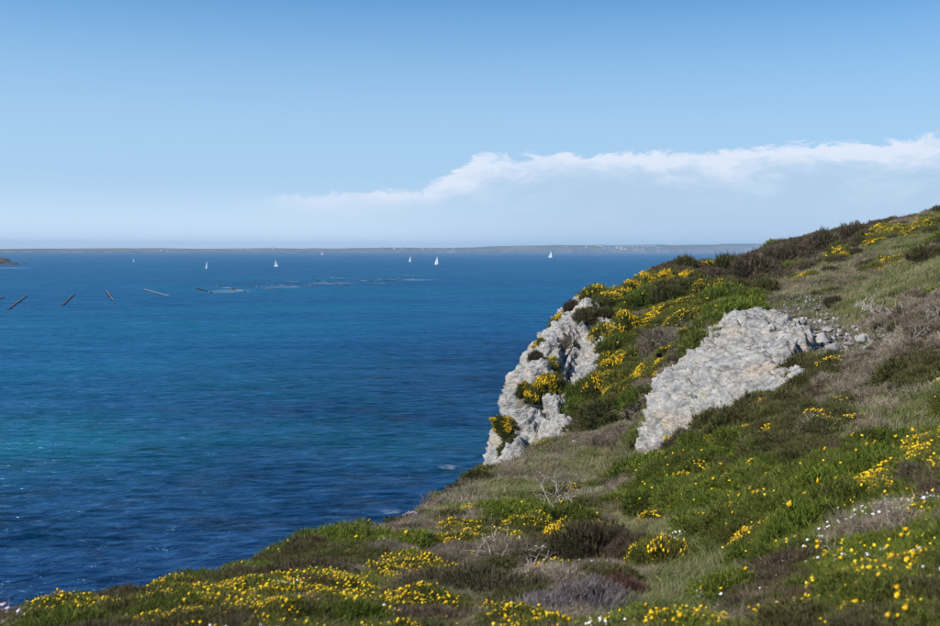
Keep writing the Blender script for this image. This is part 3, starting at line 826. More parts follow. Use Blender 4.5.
def classify(x, y, r):
    a = np.arctan2(x, y); l = np.log(np.hypot(x, y) + 0.01)
    W = np.zeros((8, len(x)))
    wob = 0.5 * fbm(x / 1.6 * 6 / (2 + np.hypot(x, y) * .2), y / 1.6 * 6 / (2 + np.hypot(x, y) * .2), seed=70, octv=3)
    wob2 = 0.5 * fbm(x / 1.4, y / 1.4, seed=80, octv=3)
    for (a0, l0, ra, rl, s), c in zip(AC, CL):
        q = ((a - a0) / ra + wob) ** 2 + ((l - l0) / rl + wob2) ** 2
        W[c] = np.maximum(W[c], s * np.exp(-q * 0.7))
    W[G_] += 0.10; W[O_] += 0.08; W[D_] += 0.09; W[M_] += 0.05; W[H_] += np.where(l > 4.0, 0.12, 0.03)
    for c in range(7):
        W[c] += 0.42 * fbm(x / (0.2 + np.exp(l) * 0.03), y / (0.2 + np.exp(l) * 0.03), seed=100 + c, octv=4)
    W += r.normal(size=W.shape) * 0.15; W[K_] -= 0.25
    return W.argmax(0)

def scatter(name, pts, rots, scl, protos, label):
    me = mesh_from(name, pts, np.zeros((0, 3), int)) if False else bpy.data.meshes.new(name)
    me.vertices.add(len(pts)); me.vertices.foreach_set('co', np.asarray(pts, np.float32).ravel())
    a = me.attributes.new('turn', 'FLOAT_VECTOR', 'POINT'); a.data.foreach_set('vector', np.asarray(rots, np.float32).ravel())
    vattr(me, 'size', scl)
    b = me.attributes.new('pick', 'INT', 'POINT'); b.data.foreach_set('value', rng.integers(0, len(protos), len(pts)).astype(np.int32))
    o = link(name, me); tag(o, label, None, None, 'stuff')
    pc = bpy.data.collections.new(name + '_plants')
    for pm in protos:
        q = bpy.data.objects.new(pm.name, pm); pc.objects.link(q)
    ng = bpy.data.node_groups.new(name, 'GeometryNodeTree')
    ng.interface.new_socket('Geometry', in_out='INPUT', socket_type='NodeSocketGeometry')
    ng.interface.new_socket('Geometry', in_out='OUTPUT', socket_type='NodeSocketGeometry')
    N = ng.nodes.new; gi, go = N('NodeGroupInput'), N('NodeGroupOutput')
    ip = N('GeometryNodeInstanceOnPoints'); ci = N('GeometryNodeCollectionInfo')
    ci.inputs['Collection'].default_value = pc; ci.inputs['Separate Children'].default_value = True; ci.inputs['Reset Children'].default_value = True
    ip.inputs['Pick Instance'].default_value = True
    def at_(nm, ty):
        q = N('GeometryNodeInputNamedAttribute'); q.data_type = ty; q.inputs['Name'].default_value = nm
        return [s for s in q.outputs if s.enabled and s.name == 'Attribute'][0]
    ng.links.new(gi.outputs[0], ip.inputs['Points']); ng.links.new(ci.outputs[0], ip.inputs['Instance'])
    ng.links.new(at_('pick', 'INT'), ip.inputs['Instance Index'])
    e = N('FunctionNodeEulerToRotation'); ng.links.new(at_('turn', 'FLOAT_VECTOR'), e.inputs[0]); ng.links.new(e.outputs[0], ip.inputs['Rotation'])
    ng.links.new(at_('size', 'FLOAT'), ip.inputs['Scale']); ng.links.new(ip.outputs[0], go.inputs[0])
    md = o.modifiers.new('scatter', 'NODES'); md.node_group = ng
    return o

def slope_turn(x, y, k=1.0):
    e = 0.4
    gx = (smooth_height(x + e, y) - smooth_height(x - e, y)) / (2 * e); gy = (smooth_height(x, y + e) - smooth_height(x, y - e)) / (2 * e)
    n = unit(np.stack([-gx * k, -gy * k, np.ones_like(gx)], 1))
    rx = np.arcsin(-n[:, 1]); ry = np.arctan2(n[:, 0], n[:, 2])
    return rx, ry

# ------------------------------------------------------------------ bushes and flowering clumps, each one a thing
def kit(kind, fine, k):
    """the parts of one kind of bush: [(part name, mesh)], fine = built for the near foreground"""
    seed = {'gorse': 100, 'gold': 200, 'green': 300, 'heather': 400, 'dry': 500, 'rust': 600, 'olive': 700, 'campion': 800, 'thrift': 900, 'mauve': 1000}[kind] + k * 7 + (50 if fine else 0)
    n, ln, wd = (2600, 0.15, 0.0085) if fine else (760, 0.24, 0.019)
    fl = 0.043 if fine else 0.055; nf = 0.62 if fine else 0.42
    lump = 0.36
    P = []
    def core(s=0.78, h=0.62): P.append(('dark_core', core_mesh('dark_core', None, h, seed, lump, M_CORE, s)))  # solid dark mound added inside the bush, blocks the view through it
    if kind == 'gorse':
        core(); P.append(('foliage', shoot_mesh('foliage', n, 0.62, ln, wd, 5, 0.75, M_GORSE, seed)))
        P.append(('flowers', bloom_mesh('flowers', int(420 * nf), 0.62, fl, M_YEL, seed, clump=2.0)))
    elif kind == 'gold':
        core(); P.append(('foliage', shoot_mesh('foliage', n, 0.62, ln, wd, 5, 0.75, M_GORSE, seed)))
        P.append(('flowers', bloom_mesh('flowers', int(1150 * nf), 0.62, fl, M_YEL, seed, clump=1.7, out=1.03)))
    elif kind == 'green':
        core(); P.append(('foliage', shoot_mesh('foliage', int(n * 1.1), 0.62, ln, wd, 5, 0.8, M_LUSH, seed)))
        P.append(('flowers', bloom_mesh('flowers', int(14 * nf), 0.62, fl, M_YEL, seed, clump=3.0)))
    elif kind == 'heather':
        core(); P.append(('foliage', shoot_mesh('foliage', int(n * 1.1), 0.62, ln * 0.9, wd * 0.8, 5, 0.6, M_HEATHER, seed)))
    elif kind == 'olive':
        core(); P.append(('foliage', shoot_mesh('foliage', int(n * 1.1), 0.62, ln, wd * 0.9, 5, 0.7, M_OLIVE, seed)))
    elif kind == 'rust':
        core(); P.append(('foliage', shoot_mesh('foliage', n, 0.62, ln * 1.1, wd * 0.7, 5, 0.5, M_RUST, seed)))
    elif kind == 'mauve':
        core(); P.append(('foliage', shoot_mesh('foliage', n, 0.62, ln * 1.2, wd * 0.7, 5, 0.5, M_GREYPINK, seed)))
    elif kind == 'dry':
        core(0.62); P.append(('foliage', shoot_mesh('foliage', int(n * 0.8), 0.55, ln * 1.3, wd * 0.62, 5, 1.1, M_DRY, seed)))
        P.append(('twigs', branch_mesh('twigs', seed, 7, 0.85, 0.016 if fine else 0.022, 0.5, 3)))
    elif kind == 'campion':
        P.append(('foliage', shoot_mesh('foliage', int(n * 0.4), 0.4, ln * 1.1, wd, 4, 0.9, M_OLIVE, seed)))
        P.append(('flowers', bloom_mesh('flowers', int(230 * nf), 0.55, fl * 1.15, M_WHITE, seed, clump=2.2, out=1.12)))
    elif kind == 'thrift':
        P.append(('foliage', shoot_mesh('foliage', int(n * 0.4), 0.35, ln * 1.1, wd * 0.8, 4, 0.8, M_GRASS, seed)))
        P.append(('flowers', bloom_mesh('flowers', int(230 * nf), 0.55, fl * 1.2, M_PINK, seed, clump=2.2, out=1.15)))
    return P
KITS = {}
NAME = {'gorse': ('gorse_bush', 'gorse bush'), 'gold': ('gorse_bush', 'gorse bush'), 'green': ('gorse_bush', 'gorse bush'), 'heather': ('heather_bush', 'heather bush'),
        'olive': ('heath_shrub', 'shrub'), 'rust': ('heather_bush', 'heather bush'), 'mauve': ('heather_bush', 'heather bush'), 'dry': ('dead_bush', 'dead bush'),
        'campion': ('flower_clump', 'flowers'), 'thrift': ('flower_clump', 'flowers')}
GROUPS = {'gorse_bush': 'gorse bushes on the headland', 'heather_bush': 'heather bushes on the headland', 'heath_shrub': 'dark heath shrubs on the headland', 'dead_bush': 'dead grey bushes on the headland', 'flower_clump': 'clumps of wild flowers'}
brng = np.random.default_rng(77)
BUSHES = []
def bush(kind, px, py, rpx, label, h=1.0, wide=1.0):
    p = None
    for k in range(12):
        p = hit(px + 0.7 * k, py + 0.25 * rpx + 0.5 * k)
        if p: break
    if p is None: print('missed', px, py); return
    D = p[1]; rw = (1.75 if D < 13 else 1.5 if D < 17 else 1.25) * rpx * D / F_PX
    fine = D < 26
    key = (kind, fine)
    if key not in KITS: KITS[key] = [kit(kind, fine, k) for k in range(3 if not fine else 2)]
    BUSHES.append((p[0], p[1], rw))
    parts = KITS[key][int(brng.integers(len(KITS[key])))]
    nm, cat = NAME[kind]
    on_rock = D > 20 and float(ROCKY(np.array([p[0]]), np.array([p[1]]))[0]) > 0
    e = empty(nm, (p[0], p[1], p[2] - 0.04 * rw + (0.42 if on_rock else 0)), label, cat, GROUPS[nm])
    rx, ry = slope_turn(np.array([p[0]]), np.array([p[1]]), 0.7)
    M = Matrix.Rotation(float(ry[0]), 4, 'Y') @ Matrix.Rotation(float(rx[0]), 4, 'X') @ Matrix.Rotation(float(brng.uniform(0, 6.28)), 4, 'Z')
    e.rotation_euler = M.to_euler()
    e.scale = (rw * wide, rw * 1.1, rw * min(h, 1.3) * (2.3 if kind == 'green' else 1.75))
    for pn, me in parts:
        o = link(pn, me, e)
        if pn in ('flowers', 'foliage', 'twigs'): tag(o, kind='stuff')

B = [  # far knoll and ridge
 ('gold', 690, 284, 11, 'orange yellow gorse bush on the left of the knoll that stands against the sea'),
 ('gorse', 703, 292, 10, 'gorse bush with fresh yellow tips, left of two in the middle of the knoll'),
 ('gorse', 722, 293, 11, 'rounded gorse bush with yellow top, right one of the two on the far knoll'),
 ('gold', 706, 268, 8, 'small pale yellow gorse bush on the very crest of the far knoll'),
 ('olive', 730, 270, 15, 'dark shrub forming the skyline right of the pale yellow crest bush'),
 ('olive', 684, 268, 11, 'dark shrub on the skyline at the left end of the knoll top'),
 ('gold', 668, 280, 9, 'deep orange gorse bush on the left shoulder of the far knoll'),
 ('gold', 647, 287, 10, 'bright gorse bush on the headland edge directly above the bare grey ground'),
 ('gorse', 655, 276, 7, 'small gorse bush on the seaward edge just below the knoll'),
 ('olive', 668, 300, 14, 'dark green shrub in the dip below the orange gorse of the knoll'),
 ('heather', 752, 276, 18, 'dark brown heather bush right of the far knoll'),
 ('heather', 780, 262, 14, 'brown heather bush below the skyline where the ridge begins to climb'),
 ('heather', 824, 248, 15, 'very dark heather bush high on the far ridge'),
 ('heather', 855, 240, 14, 'dark heather bush nearest to the top of the brown ridge'),
 ('green', 788, 269, 9, 'light green cushion among the brown heather of the ridge', .6),
 ('olive', 765, 292, 12, 'dark shrub in the hollow behind the stony patch'),
 ('dry', 726, 272, 6, 'small grey dead bush between the knoll bushes and the dark skyline shrub'),
 ('gold', 843, 258, 7, 'bright yellow gorse tuft standing out halfway up the grassy spur', .8),
 ('gold', 880, 243, 9, 'yellow gorse tuft near the top of the grassy spur', .5, 1.6),
 ('gold', 888, 266, 9, 'flat yellow gorse patch alone in the dark green grass of the spur', .4, 1.9),
 ('gold', 806, 277, 8, 'low yellow gorse patch at the foot of the grassy spur', .5, 1.5),
 ('gold', 934, 226, 8, 'yellow gorse tuft high at the right edge under the skyline', .5, 1.4),
 ('gold', 908, 235, 8, 'yellow gorse tuft on the spur between the two highest ones', .5, 1.4),
 # the cliff top
 ('gorse', 592, 301, 12, 'low gorse bush on the cliff brow, the leftmost on the brow', .7, 1.5),
 ('gold', 612, 296, 11, 'yellow green gorse bush on the rim above the cliff', .7, 1.4),
 ('gold', 630, 291, 10, 'gorse bush on the rim between the leftmost brow gorse and the bright edge bush', .8),
 ('green', 640, 301, 12, 'green cushion behind the cliff brow with few flowers', .6, 1.3),
 ('gold', 627, 329, 14, 'tall yellow green gorse bush standing beside the bare scree above the cliff', 1.0),
 ('gorse', 614, 342, 8, 'small olive gorse cushion at the foot of the tall one above the cliff', .8),
 ('gold', 650, 322, 12, 'gorse bush with dense yellow bloom in the middle of the upper gully', .7, 1.2),
 ('gold', 668, 309, 13, 'yellow gorse bush in a row running up from the gully', .6, 1.3),
 ('gorse', 684, 318, 14, 'mixed green and yellow gorse bush above the dry grass of the gully', .6, 1.2),
 ('dry', 655, 345, 15, 'round grey dead bush in the gully above the yellow bushes', .9),
 ('dry', 676, 340, 12, 'grey beige bush just behind the top edge of the rock slab', .8),
 ('olive', 604, 320, 9, 'small dark bush on the bare ground by the cliff brow', .7),
 ('heather', 572, 314, 8, 'brown tuft on the outline of the cliff above the sea', .8),
 ('gold', 558, 326, 8, 'rusty yellow tuft clinging to the cliff outline', .7),
 ('gold', 541, 350, 6, 'small orange tuft on the cliff edge over the water', .8),
 ('gold', 629, 357, 14, 'rounded gorse bush with orange yellow crown above the big green one in the gully', .7, 1.2),
 ('gold', 612, 372, 13, 'bright yellow gorse bush in the heart of the gully', .8),
 ('gold', 645, 372, 12, 'yellow gorse bush in the streak running up beside the rock slab', .6, 1.5),
 ('gold', 665, 366, 12, 'bright yellow gorse bush touching the upper left edge of the rock slab', .6, 1.5),
 ('gorse', 598, 389, 15, 'large green gorse bush with yellow flecks beside the cliff', .9),
 ('green', 582, 399, 12, 'vivid green bush at the right edge of the lower cliff', .9),
 ('olive', 604, 412, 17, 'soft grey green shrub at the lower end of the gully', .7, 1.3),
 ('gold', 622, 390, 12, 'yellow green gorse bush between the big green bush and the slab', .7, 1.3),
 ('gold', 548, 396, 13, 'golden gorse bush growing in a crack in the cliff face', 1.0),
 ('gold', 535, 404, 10, 'golden gorse hanging lower left in the same crack of the cliff', 1.1, .7),
 ('gold', 526, 400, 7, 'narrow orange gorse tuft on the outer cliff face', 1.6, .7),
 ('gold', 512, 436, 12, 'mustard coloured gorse bush at the outer foot of the cliff', 1.4, .7),
 ('gorse', 545, 446, 9, 'small gorse tuft on the grey rock at the cliff foot', .6),
 ('olive', 588, 322, 10, 'dark green tuft high in the cliff face, right of the brown outline tuft', .8, 1.2),
 ('gorse', 602, 340, 10, 'olive gorse tuft at the right edge of the upper cliff face', .8, 1.2),
 ('dry', 568, 352, 8, 'pale dry tuft in the middle of the cliff face', .8),
 ('gorse', 552, 372, 8, 'small gorse tuft in the middle of the cliff, above the golden crack bush', .8),
 ('heather', 536, 364, 7, 'brown tuft left of the middle of the cliff face', .8),
 ('olive', 510, 453, 9, 'dark low tuft at the very foot of the cliff outline', .7, 1.5),
 # below the cliff, the grassy shoulder
 ('gold', 468, 482, 12, 'domed gorse bush on the outline below the cliff foot', .8, 1.3),
 ('gold', 436, 510, 11, 'flat gorse bush in pale grass along the sea outline', .4, 1.8),
 ('gold', 470, 508, 13, 'flat yellow gorse patch on the grassy shoulder', .4, 1.8),
 ('gorse', 412, 522, 10, 'low yellow green gorse at the outline right of the lilac flowers', .5, 1.5),
 ('thrift', 404, 515, 8, 'lilac thrift clump on the outline above the water'),
 ('olive', 418, 512, 6, 'tiny dark tuft on the outline right of the lilac flowers'),
 # middle slope right of the slab
 ('olive', 822, 378, 16, 'dark green grassy shrub under the loose stones at the slab', .6, 1.6),
 ('olive', 846, 370, 12, 'dark shrub right of the one under the loose stones', .6, 1.3),
 ('green', 700, 462, 22, 'bright green bush at the lower right edge of the rock slab', .6, 1.3),
 ('green', 735, 448, 22, 'fresh green bush above the lower slab edge, with yellow specks', .6, 1.2),
 ('green', 722, 488, 24, 'bushy green mound in the middle of the lush patch', .6, 1.2),
 ('gorse', 768, 470, 22, 'green gorse mound at the right end of the lush patch', .6, 1.2),
 ('olive', 770, 430, 22, 'dark olive shrub above the lush green patch', .6, 1.4),
 ('olive', 808, 462, 26, 'wide dark brown green shrub right of the lush patch', .6, 1.3),
 ('heather', 852, 452, 22, 'brownish shrub in the middle of the right hand slope', .6, 1.3),
 ('green', 690, 500, 16, 'green bush at the left end of the lush patch with orange flowers', .7),
 ('gorse', 655, 520, 12, 'little orange flowered gorse at the left of the white campion', .9),
 ('heather', 742, 496, 14, 'brown and mauve shrub in the heart of the green bushes', .8),
 ('olive', 760, 512, 18, 'dark shaded shrub below the mauve brown one', .7),
 ('campion', 688, 548, 15, 'dense clump of white campion flowers beside the round brown gorse', .8),
 ('campion', 662, 486, 7, 'few white flowers in the grass left of the lush patch'),
 ('campion', 710, 500, 7, 'small white flower clump among the green bushes'),
 ('gold', 770, 548, 20, 'yellow flowered gorse bush right of the hollow of long grass', .8),
 ('gold', 795, 512, 16, 'small golden gorse bush at the edge of the dark shrubs', .8),
 ('gorse', 735, 528, 22, 'green gorse bush with scattered yellow between hollow and lush patch', .7),
 ('green', 815, 545, 34, 'large green shrub below the golden gorse on the right', .6, 1.2),
 ('green', 850, 518, 30, 'green shrub sprinkled with yellow left of the golden bank', .6, 1.2),
 ('gold', 905, 484, 26, 'golden gorse bank reaching to the right edge', .6, 1.4),
 ('gold', 932, 470, 20, 'highest bush of the golden bank, at the right edge', .7),
 ('gorse', 880, 505, 20, 'thinner flowered gorse at the left end of the golden bank', .7),
 ('campion', 928, 516, 20, 'white flowered clump under the golden bank at the right edge', .7, 1.2),
 ('dry', 885, 540, 32, 'large grey beige dead bush under the white flowers on the right', .6, 1.3),
 ('dry', 925, 545, 28, 'dead brown bush at the right edge under the white flowers', .6),
 ('gold', 925, 585, 30, 'golden gorse in the lower right corner', .7, 1.2),
 ('gorse', 870, 600, 32, 'green and yellow gorse bush in the foreground left of the corner gorse', .7, 1.2),
 ('gold', 848, 607, 16, 'tall yellow flower spike bush in the foreground right', 1.0),
 ('heather', 798, 582, 26, 'brown cushion shrub in the foreground right of the long grass', .7, 1.2),
 ('heather', 830, 618, 30, 'dark brown shrub at the bottom edge on the right', .7),
 ('olive', 760, 612, 24, 'green shrub at the bottom edge beside the pale flower spikes', .6),
 ('campion', 712, 612, 10, 'upright white flower spikes at the bottom edge', 1.5),
 ('thrift', 735, 622, 12, 'pale pink flowers at the bottom edge beside the white spikes', 1.0),
 # near foreground middle
 ('gorse', 728 - 68, 572, 20, 'round brown based gorse bush with a green and yellow top', 1.05),
 ('heather', 638, 566, 18, 'dark brown cushion touching the round gorse bush on its left', 1.0),
 ('gold', 570, 545, 20, 'bright golden gorse bush on the left flank of the big brown cushion', .9),
 ('heather', 592, 560, 26, 'big brown cushion bush with a golden left flank', .95),
 ('gold', 617, 556, 10, 'small golden gorse right behind the big brown cushion', .8),
 ('gorse', 533, 532, 24, 'green gorse bush with yellow crown behind the dead twigs', .7, 1.2),
 ('gold', 478, 545, 20, 'long yellow gorse bush in the middle foreground', .7, 1.3),
 ('gold', 474, 567, 12, 'small bright yellow gorse in front of the long yellow one', .8, 1.3),
 ('gorse', 460, 530, 18, 'gorse bush with dim yellow flowers behind the long yellow one', .6, 1.3),
 ('gold', 445, 548, 10, 'little yellow gorse left of the long yellow bush', .7),
 ('dry', 510, 560, 22, 'tangle of grey dead heather in the middle foreground', .7, 1.3),
 ('dry', 550, 590, 30, 'wide grey dead bush in front of the brown cushion', .6, 1.4),
 ('dry', 570, 522, 16, 'spiky grey dead bush behind the brown cushion', .8, 1.3),
 ('mauve', 590, 612, 30, 'mauve grey heather bush at the bottom edge', .6, 1.3),
 ('mauve', 540, 622, 28, 'mauve heather bush left of the other at the bottom edge', .6, 1.2),
 ('rust', 624, 604, 18, 'rusty red heather bush at the bottom edge by the long grass', .9),
 ('heather', 480, 602, 34, 'broad brown bush at the bottom left of the dead twigs', .7, 1.2),
 ('heather', 440, 600, 26, 'brown bush with pinkish flecks in the centre foreground', .7, 1.2),
 ('olive', 500, 580, 22, 'dark shrub behind the broad brown bush', .7),
 ('mauve', 615, 545, 16, 'pale mauve heather behind the small golden gorse', .7),
 ('campion', 420, 565, 9, 'white flowers right of the dead heather in the foreground'),
 ('campion', 435, 577, 9, 'white flowers in front of the small bright gorse'),
 ('campion', 640, 546, 7, 'white flowers between brown cushion and campion clump'),
 # left foreground
 ('gold', 388, 552, 14, 'round bright yellow gorse bush standing alone near the dead branches', .9),
 ('gold', 352, 568, 11, 'slanting yellow gorse beside the brown bush', .9),
 ('heather', 370, 545, 12, 'brown tuft behind the round bright gorse', .8),
 ('heather', 393, 536, 11, 'reddish brown tuft at the outline, left of a similar one', .8),
 ('heather', 416, 535, 11, 'reddish brown tuft at the outline, right of a similar one', .8),
 ('gorse', 375, 532, 12, 'olive tuft on the outline by the reddish tufts', .8),
 ('dry', 405, 552, 15, 'grey dead heather left of the middle yellow gorse', .6, 1.4),
 ('dry', 365, 582, 18, 'grey brown dead bush in front of the slanting gorse', .6, 1.3),
 ('green', 405, 570, 16, 'green cushion in front of the grey dead heather', .6),
 ('olive', 330, 562, 14, 'dark green shrub among the dead branches on the left', .7, 1.3),
 ('gorse', 300, 552, 14, 'low gorse on the outline left of the dead branches', .6, 1.4),
 ('heather', 274, 568, 14, 'brown heather bush on the outline, left of the low gorse', .8, 1.2),
 ('gorse', 265, 556, 10, 'yellow topped gorse tuft on the outline behind the brown heather', .8),
 ('green', 247, 560, 15, 'green leafy shrub at the outline in front of the water', .9),
 ('green', 238, 580, 18, 'green shrub spilling down below the leafy outline shrub', .6, 1.3),
 ('heather', 295, 580, 16, 'wide brown heather bush above the flower carpet', .7, 1.4),
 ('gold', 210, 590, 18, 'yellow gorse bush on the outline left of the green shrub', .5, 1.6),
 ('gold', 175, 594, 15, 'yellow gorse bush along the outline, second in the left row', .5, 1.6),
 ('gold', 146, 596, 14, 'yellow gorse bush along the outline, third in the left row', .5, 1.5),
 ('gold', 20, 606, 18, 'golden gorse bush at the far left end of the slope', .6, 1.5),
 ('gorse', 50, 612, 17, 'green gorse next to the golden one at the far left', .6, 1.3),
 ('thrift', 80, 606, 9, 'pale lilac flowers between the far left gorse and the dead twigs', .9),
 ('thrift', 160, 586, 9, 'lilac white flowers sticking up over the outline on the left', .9),
 ('campion', 150, 588, 7, 'small white flowers left of the lilac ones on the outline', .9),
 ('heather', 110, 614, 22, 'brown shrub behind the bare twigs at the bottom left', .6, 1.3),
 ('rust', 48, 594, 5, 'little rusty seed stalks against the water at the far left', 2.0),
 ('gorse', 190, 618, 24, 'gorse at the bottom edge below the left row of yellow bushes', .6, 1.3),
 ('gold', 230, 612, 24, 'yellow gorse in the flower carpet, leftmost at the bottom edge', .55, 1.4),
 ('gorse', 275, 604, 24, 'green and yellow gorse in the flower carpet left of centre', .55, 1.4),
 ('gold', 310, 618, 24, 'dense yellow gorse at the bottom edge of the flower carpet', .55, 1.4),
 ('gold', 330, 592, 18, 'yellow gorse at the back of the flower carpet', .55, 1.4),
 ('gorse', 375, 606, 22, 'loose yellow gorse at the right end of the flower carpet', .55, 1.4),
 ('campion', 275, 592, 9, 'white flowers at the back of the flower carpet', .9),
 ('campion', 322, 608, 10, 'white flowers in the middle of the flower carpet', .9),
 ('thrift', 370, 598, 10, 'pinkish white flowers at the right end of the flower carpet', .9),
 ('thrift', 230, 590, 8, 'pale pink flowers behind the flower carpet on the left', .9),
 ('thrift', 260, 618, 9, 'pale pink flowers low in the carpet at the bottom edge', .9),
]
for b in B:
    bush(*b[:5], *(b[5:]))

# dead branches, bleached and bare
def dead_branch(px, py, rpx, label, seed, n=4, up=0.5, thick=0.018):
    p = hit(px, py)
    if p is None: return
    rw = rpx * p[1] / F_PX
    o = link('dead_branch', branch_mesh('dead_branch', seed, n, 1.15, thick * 1.7, up, 4), None, (p[0], p[1], p[2] + 0.30 * rw))
    rw *= 0.75 if px < 400 else 1.15
    o.scale = (rw, rw, rw)
    tag(o, label, 'branch', 'bleached dead branches')
dead_branch(497, 572, 30, 'bleached dead branches crossing in the centre foreground', 3, 5, .5)
dead_branch(515, 590, 26, 'pale bare stick leaning down in front of the centre branches', 4, 3, .4)
dead_branch(562, 520, 26, 'spiky grey bare twigs behind the big brown cushion', 5, 6, .6)
dead_branch(345, 556, 20, 'arched pale branch left of the round bright gorse', 6, 3, .5)
dead_branch(338, 572, 16, 'short pale stick below the arched branch', 7, 2, .6)
dead_branch(120, 606, 26, 'grey bare twigs at the bottom left', 8, 4, .6)
dead_branch(150, 608, 22, 'bare twig right of the others at the bottom left', 9, 3, .5)
dead_branch(862, 318, 16, 'white bare stump of a branch beside the loose stones', 10, 3, 1.0, .03)
dead_branch(893, 325, 16, 'forked white branch right of the white stump', 11, 3, 1.0, .03)
dead_branch(880, 322, 20, 'bare branches lying between the stump and the forked one', 12, 5, .2, .02)
dead_branch(905, 350, 26, 'thin bare twigs scattered over the dead litter slope', 13, 6, .15, .012)
dead_branch(932, 330, 20, 'bare twigs at the right edge above the litter slope', 14, 5, .7, .015)
dead_branch(853, 575, 26, 'pale curved stick in the large dead bush on the right', 15, 3, .5, .016)
dead_branch(908, 520, 18, 'whitish twig poking out beside the white flowers on the right', 16, 3, 1.0, .02)
dead_branch(780, 528, 14, 'short straight bare stick in the green bushes', 17, 2, 1.0, .02)
dead_branch(690, 598, 14, 'dry seed stalk in the hollow of long grass', 18, 2, 1.6, .015)

# ------------------------------------------------------------------ loose stones above the slab
def stone_mesh(seed, f=(1, 0.8, 0.62)):
    r = np.random.default_rng(seed); bm = bmesh.new()
    for i in range(15):
        v = unit(r.normal(size=(1, 3)))[0] * r.uniform(0.75, 1.0)
        bm.verts.new(v * np.array(f))
    res = bmesh.ops.convex_hull(bm, input=bm.verts)
    bmesh.ops.delete(bm, geom=[g for g in res['geom_interior'] if isinstance(g, bmesh.types.BMVert)], context='VERTS')
    bmesh.ops.bevel(bm, geom=list(bm.edges), offset=0.05, segments=1, affect='EDGES')
    me = bpy.data.meshes.new('stone'); bm.to_mesh(me); bm.free(); me.materials.append(MST)
    return me
STM = [stone_mesh(s, f) for s, f in ((1, (1, .8, .62)), (2, (1, .6, .8)), (3, (1, .9, .5)), (4, (.7, .8, 1)), (5, (1, .7, .7)), (6, (1, .85, .4)))]
srng = np.random.default_rng(3)
def stone(px, py, rpx, label, k=None, flat=1.0):
    p = hit(px, py)
    if p is None: return
    s = 1.35 * rpx * p[1] / F_PX
    up = 0.30 * float(inside_dist(SLAB, np.array([p[0]]), np.array([p[1]]))[0] > -0.2)
    if rpx > 4.5: BUSHES.append((p[0], p[1], s * 1.7))
    o = link('stone', STM[k if k is not None else int(srng.integers(6))], None, (p[0], p[1], p[2] + up + 0.30 * s))
    o.scale = (s, s, s * flat); o.rotation_euler = (srng.normal() * 0.25, srng.normal() * 0.25, srng.uniform(0, 6.28))
    tag(o, label, 'stone', 'loose stones above the slab')
for px, py, r, k, lab in [
 (811, 340, 7.5, 3, 'upright pale block, leftmost of the loose stones above the slab'),
 (829, 333, 7.5, 5, 'flat white topped stone, highest of the big loose stones'),
 (822, 343, 9, 0, 'largest loose stone, with a dark shaded front'),
 (834, 352, 8.5, 1, 'grey stone in front of the largest loose stone'),
 (862, 343, 7.5, 4, 'rounded grey stone right of the large loose stones'),
 (868, 357, 7.5, 0, 'bluish white stone, rightmost and lowest above the dark shrub'),
 (843, 336, 6, 4, 'warm grey stone between the flat white one and the rounded grey one'),
 (850, 347, 6, 2, 'flat brown grey stone in the middle of the pile'),
 (874, 332, 6, 2, 'flat stone under the white bare branches'),
 (797, 337, 6, 1, 'angular cream stone at the upper edge of the slab'),
 (786, 331, 5.5, 5, 'thin flat stone lying on the slab rim'),
 (776, 326, 5, 2, 'small flat stone on the slab rim, left of the thin one'),
 (803, 326, 5, 4, 'small stone on the scree above the slab rim'),
 (838, 365, 5.5, 1, 'small grey stone against the dark shrub'),
 (887, 345, 5.5, 4, 'brown stone half hidden in the dead litter'),
 (905, 391, 5, 2, 'lone pale stone lying in the litter above the dry grass')]:
    stone(px, py, r, lab, k)
for i in range(110):       # the small rubble round them, each too small to know from the next
    a = srng.normal(size=2)
    if i < 60: px, py = 822 + a[0] * 24, 338 + a[1] * 9
    elif i < 85: px, py = 790 + a[0] * 22, 318 + a[1] * 7
    else: px, py = 870 + a[0] * 30, 350 + a[1] * 14
    stone(px, py, srng.uniform(1.6, 3.6), 'small broken stone in the rubble above the pale slab')

# ------------------------------------------------------------------ out on the bay
def mat_plain(name, c, rough=0.6, spec=0.3):
    n = NT(name)
    v = n.noise(n.obj(), 3.0, 3); c2 = tuple(q * 0.78 for q in c)
    return n.set(Base_Color=n.mix(v, c2, c), Roughness=rough, Specular_IOR_Level=spec)
M_HULLX, M_HULLW, M_HULLD, M_MAST = mat_plain('sailcloth', (0.86, 0.87, 0.87)), mat_plain('white hull', (0.8, 0.8, 0.8), .3), mat_plain('dark hull', (0.05, 0.05, 0.07), .3), mat_plain('alloy mast', (0.5, 0.5, 0.52))
M_SAIL = mat_leaf('sailcloth', (.62,.64,.66), (.68,.70,.71), (.72,.73,.73), rough=.6)
M_FLOAT, M_ROPE = mat_plain('black mussel float', (0.025, 0.022, 0.025)), mat_plain('wet grey timber', (0.30, 0.29, 0.29))
def hull_mesh(L, mat):
    n = 14; V, F = [], []
    for i in range(n):
        t = i / (n - 1); x = (t - 0.45) * L
        w = L * 0.155 * (1 - abs(t - 0.42) ** 2.2 * 3.0) * (1 - max(0, t - 0.55) ** 1.4 * 2.3); w = max(w, 0.02)
        sh = L * (0.095 + 0.03 * t * t)
        for (a, b) in ((-1, sh), (-0.86, 0.0), (0, -0.05 * L), (0.86, 0.0), (1, sh), (0, sh + 0.02 * L)):
            V.append((x, a * w, b))
    for i in range(n - 1):
        for k in range(6): F.append((i * 6 + k, (i + 1) * 6 + k, (i + 1) * 6 + (k + 1) % 6, i * 6 + (k + 1) % 6))
    F.append(tuple(range(5, -1, -1))); F.append(tuple((n - 1) * 6 + k for k in range(6)))
    return mesh_from('hull', V, F, mat, False)
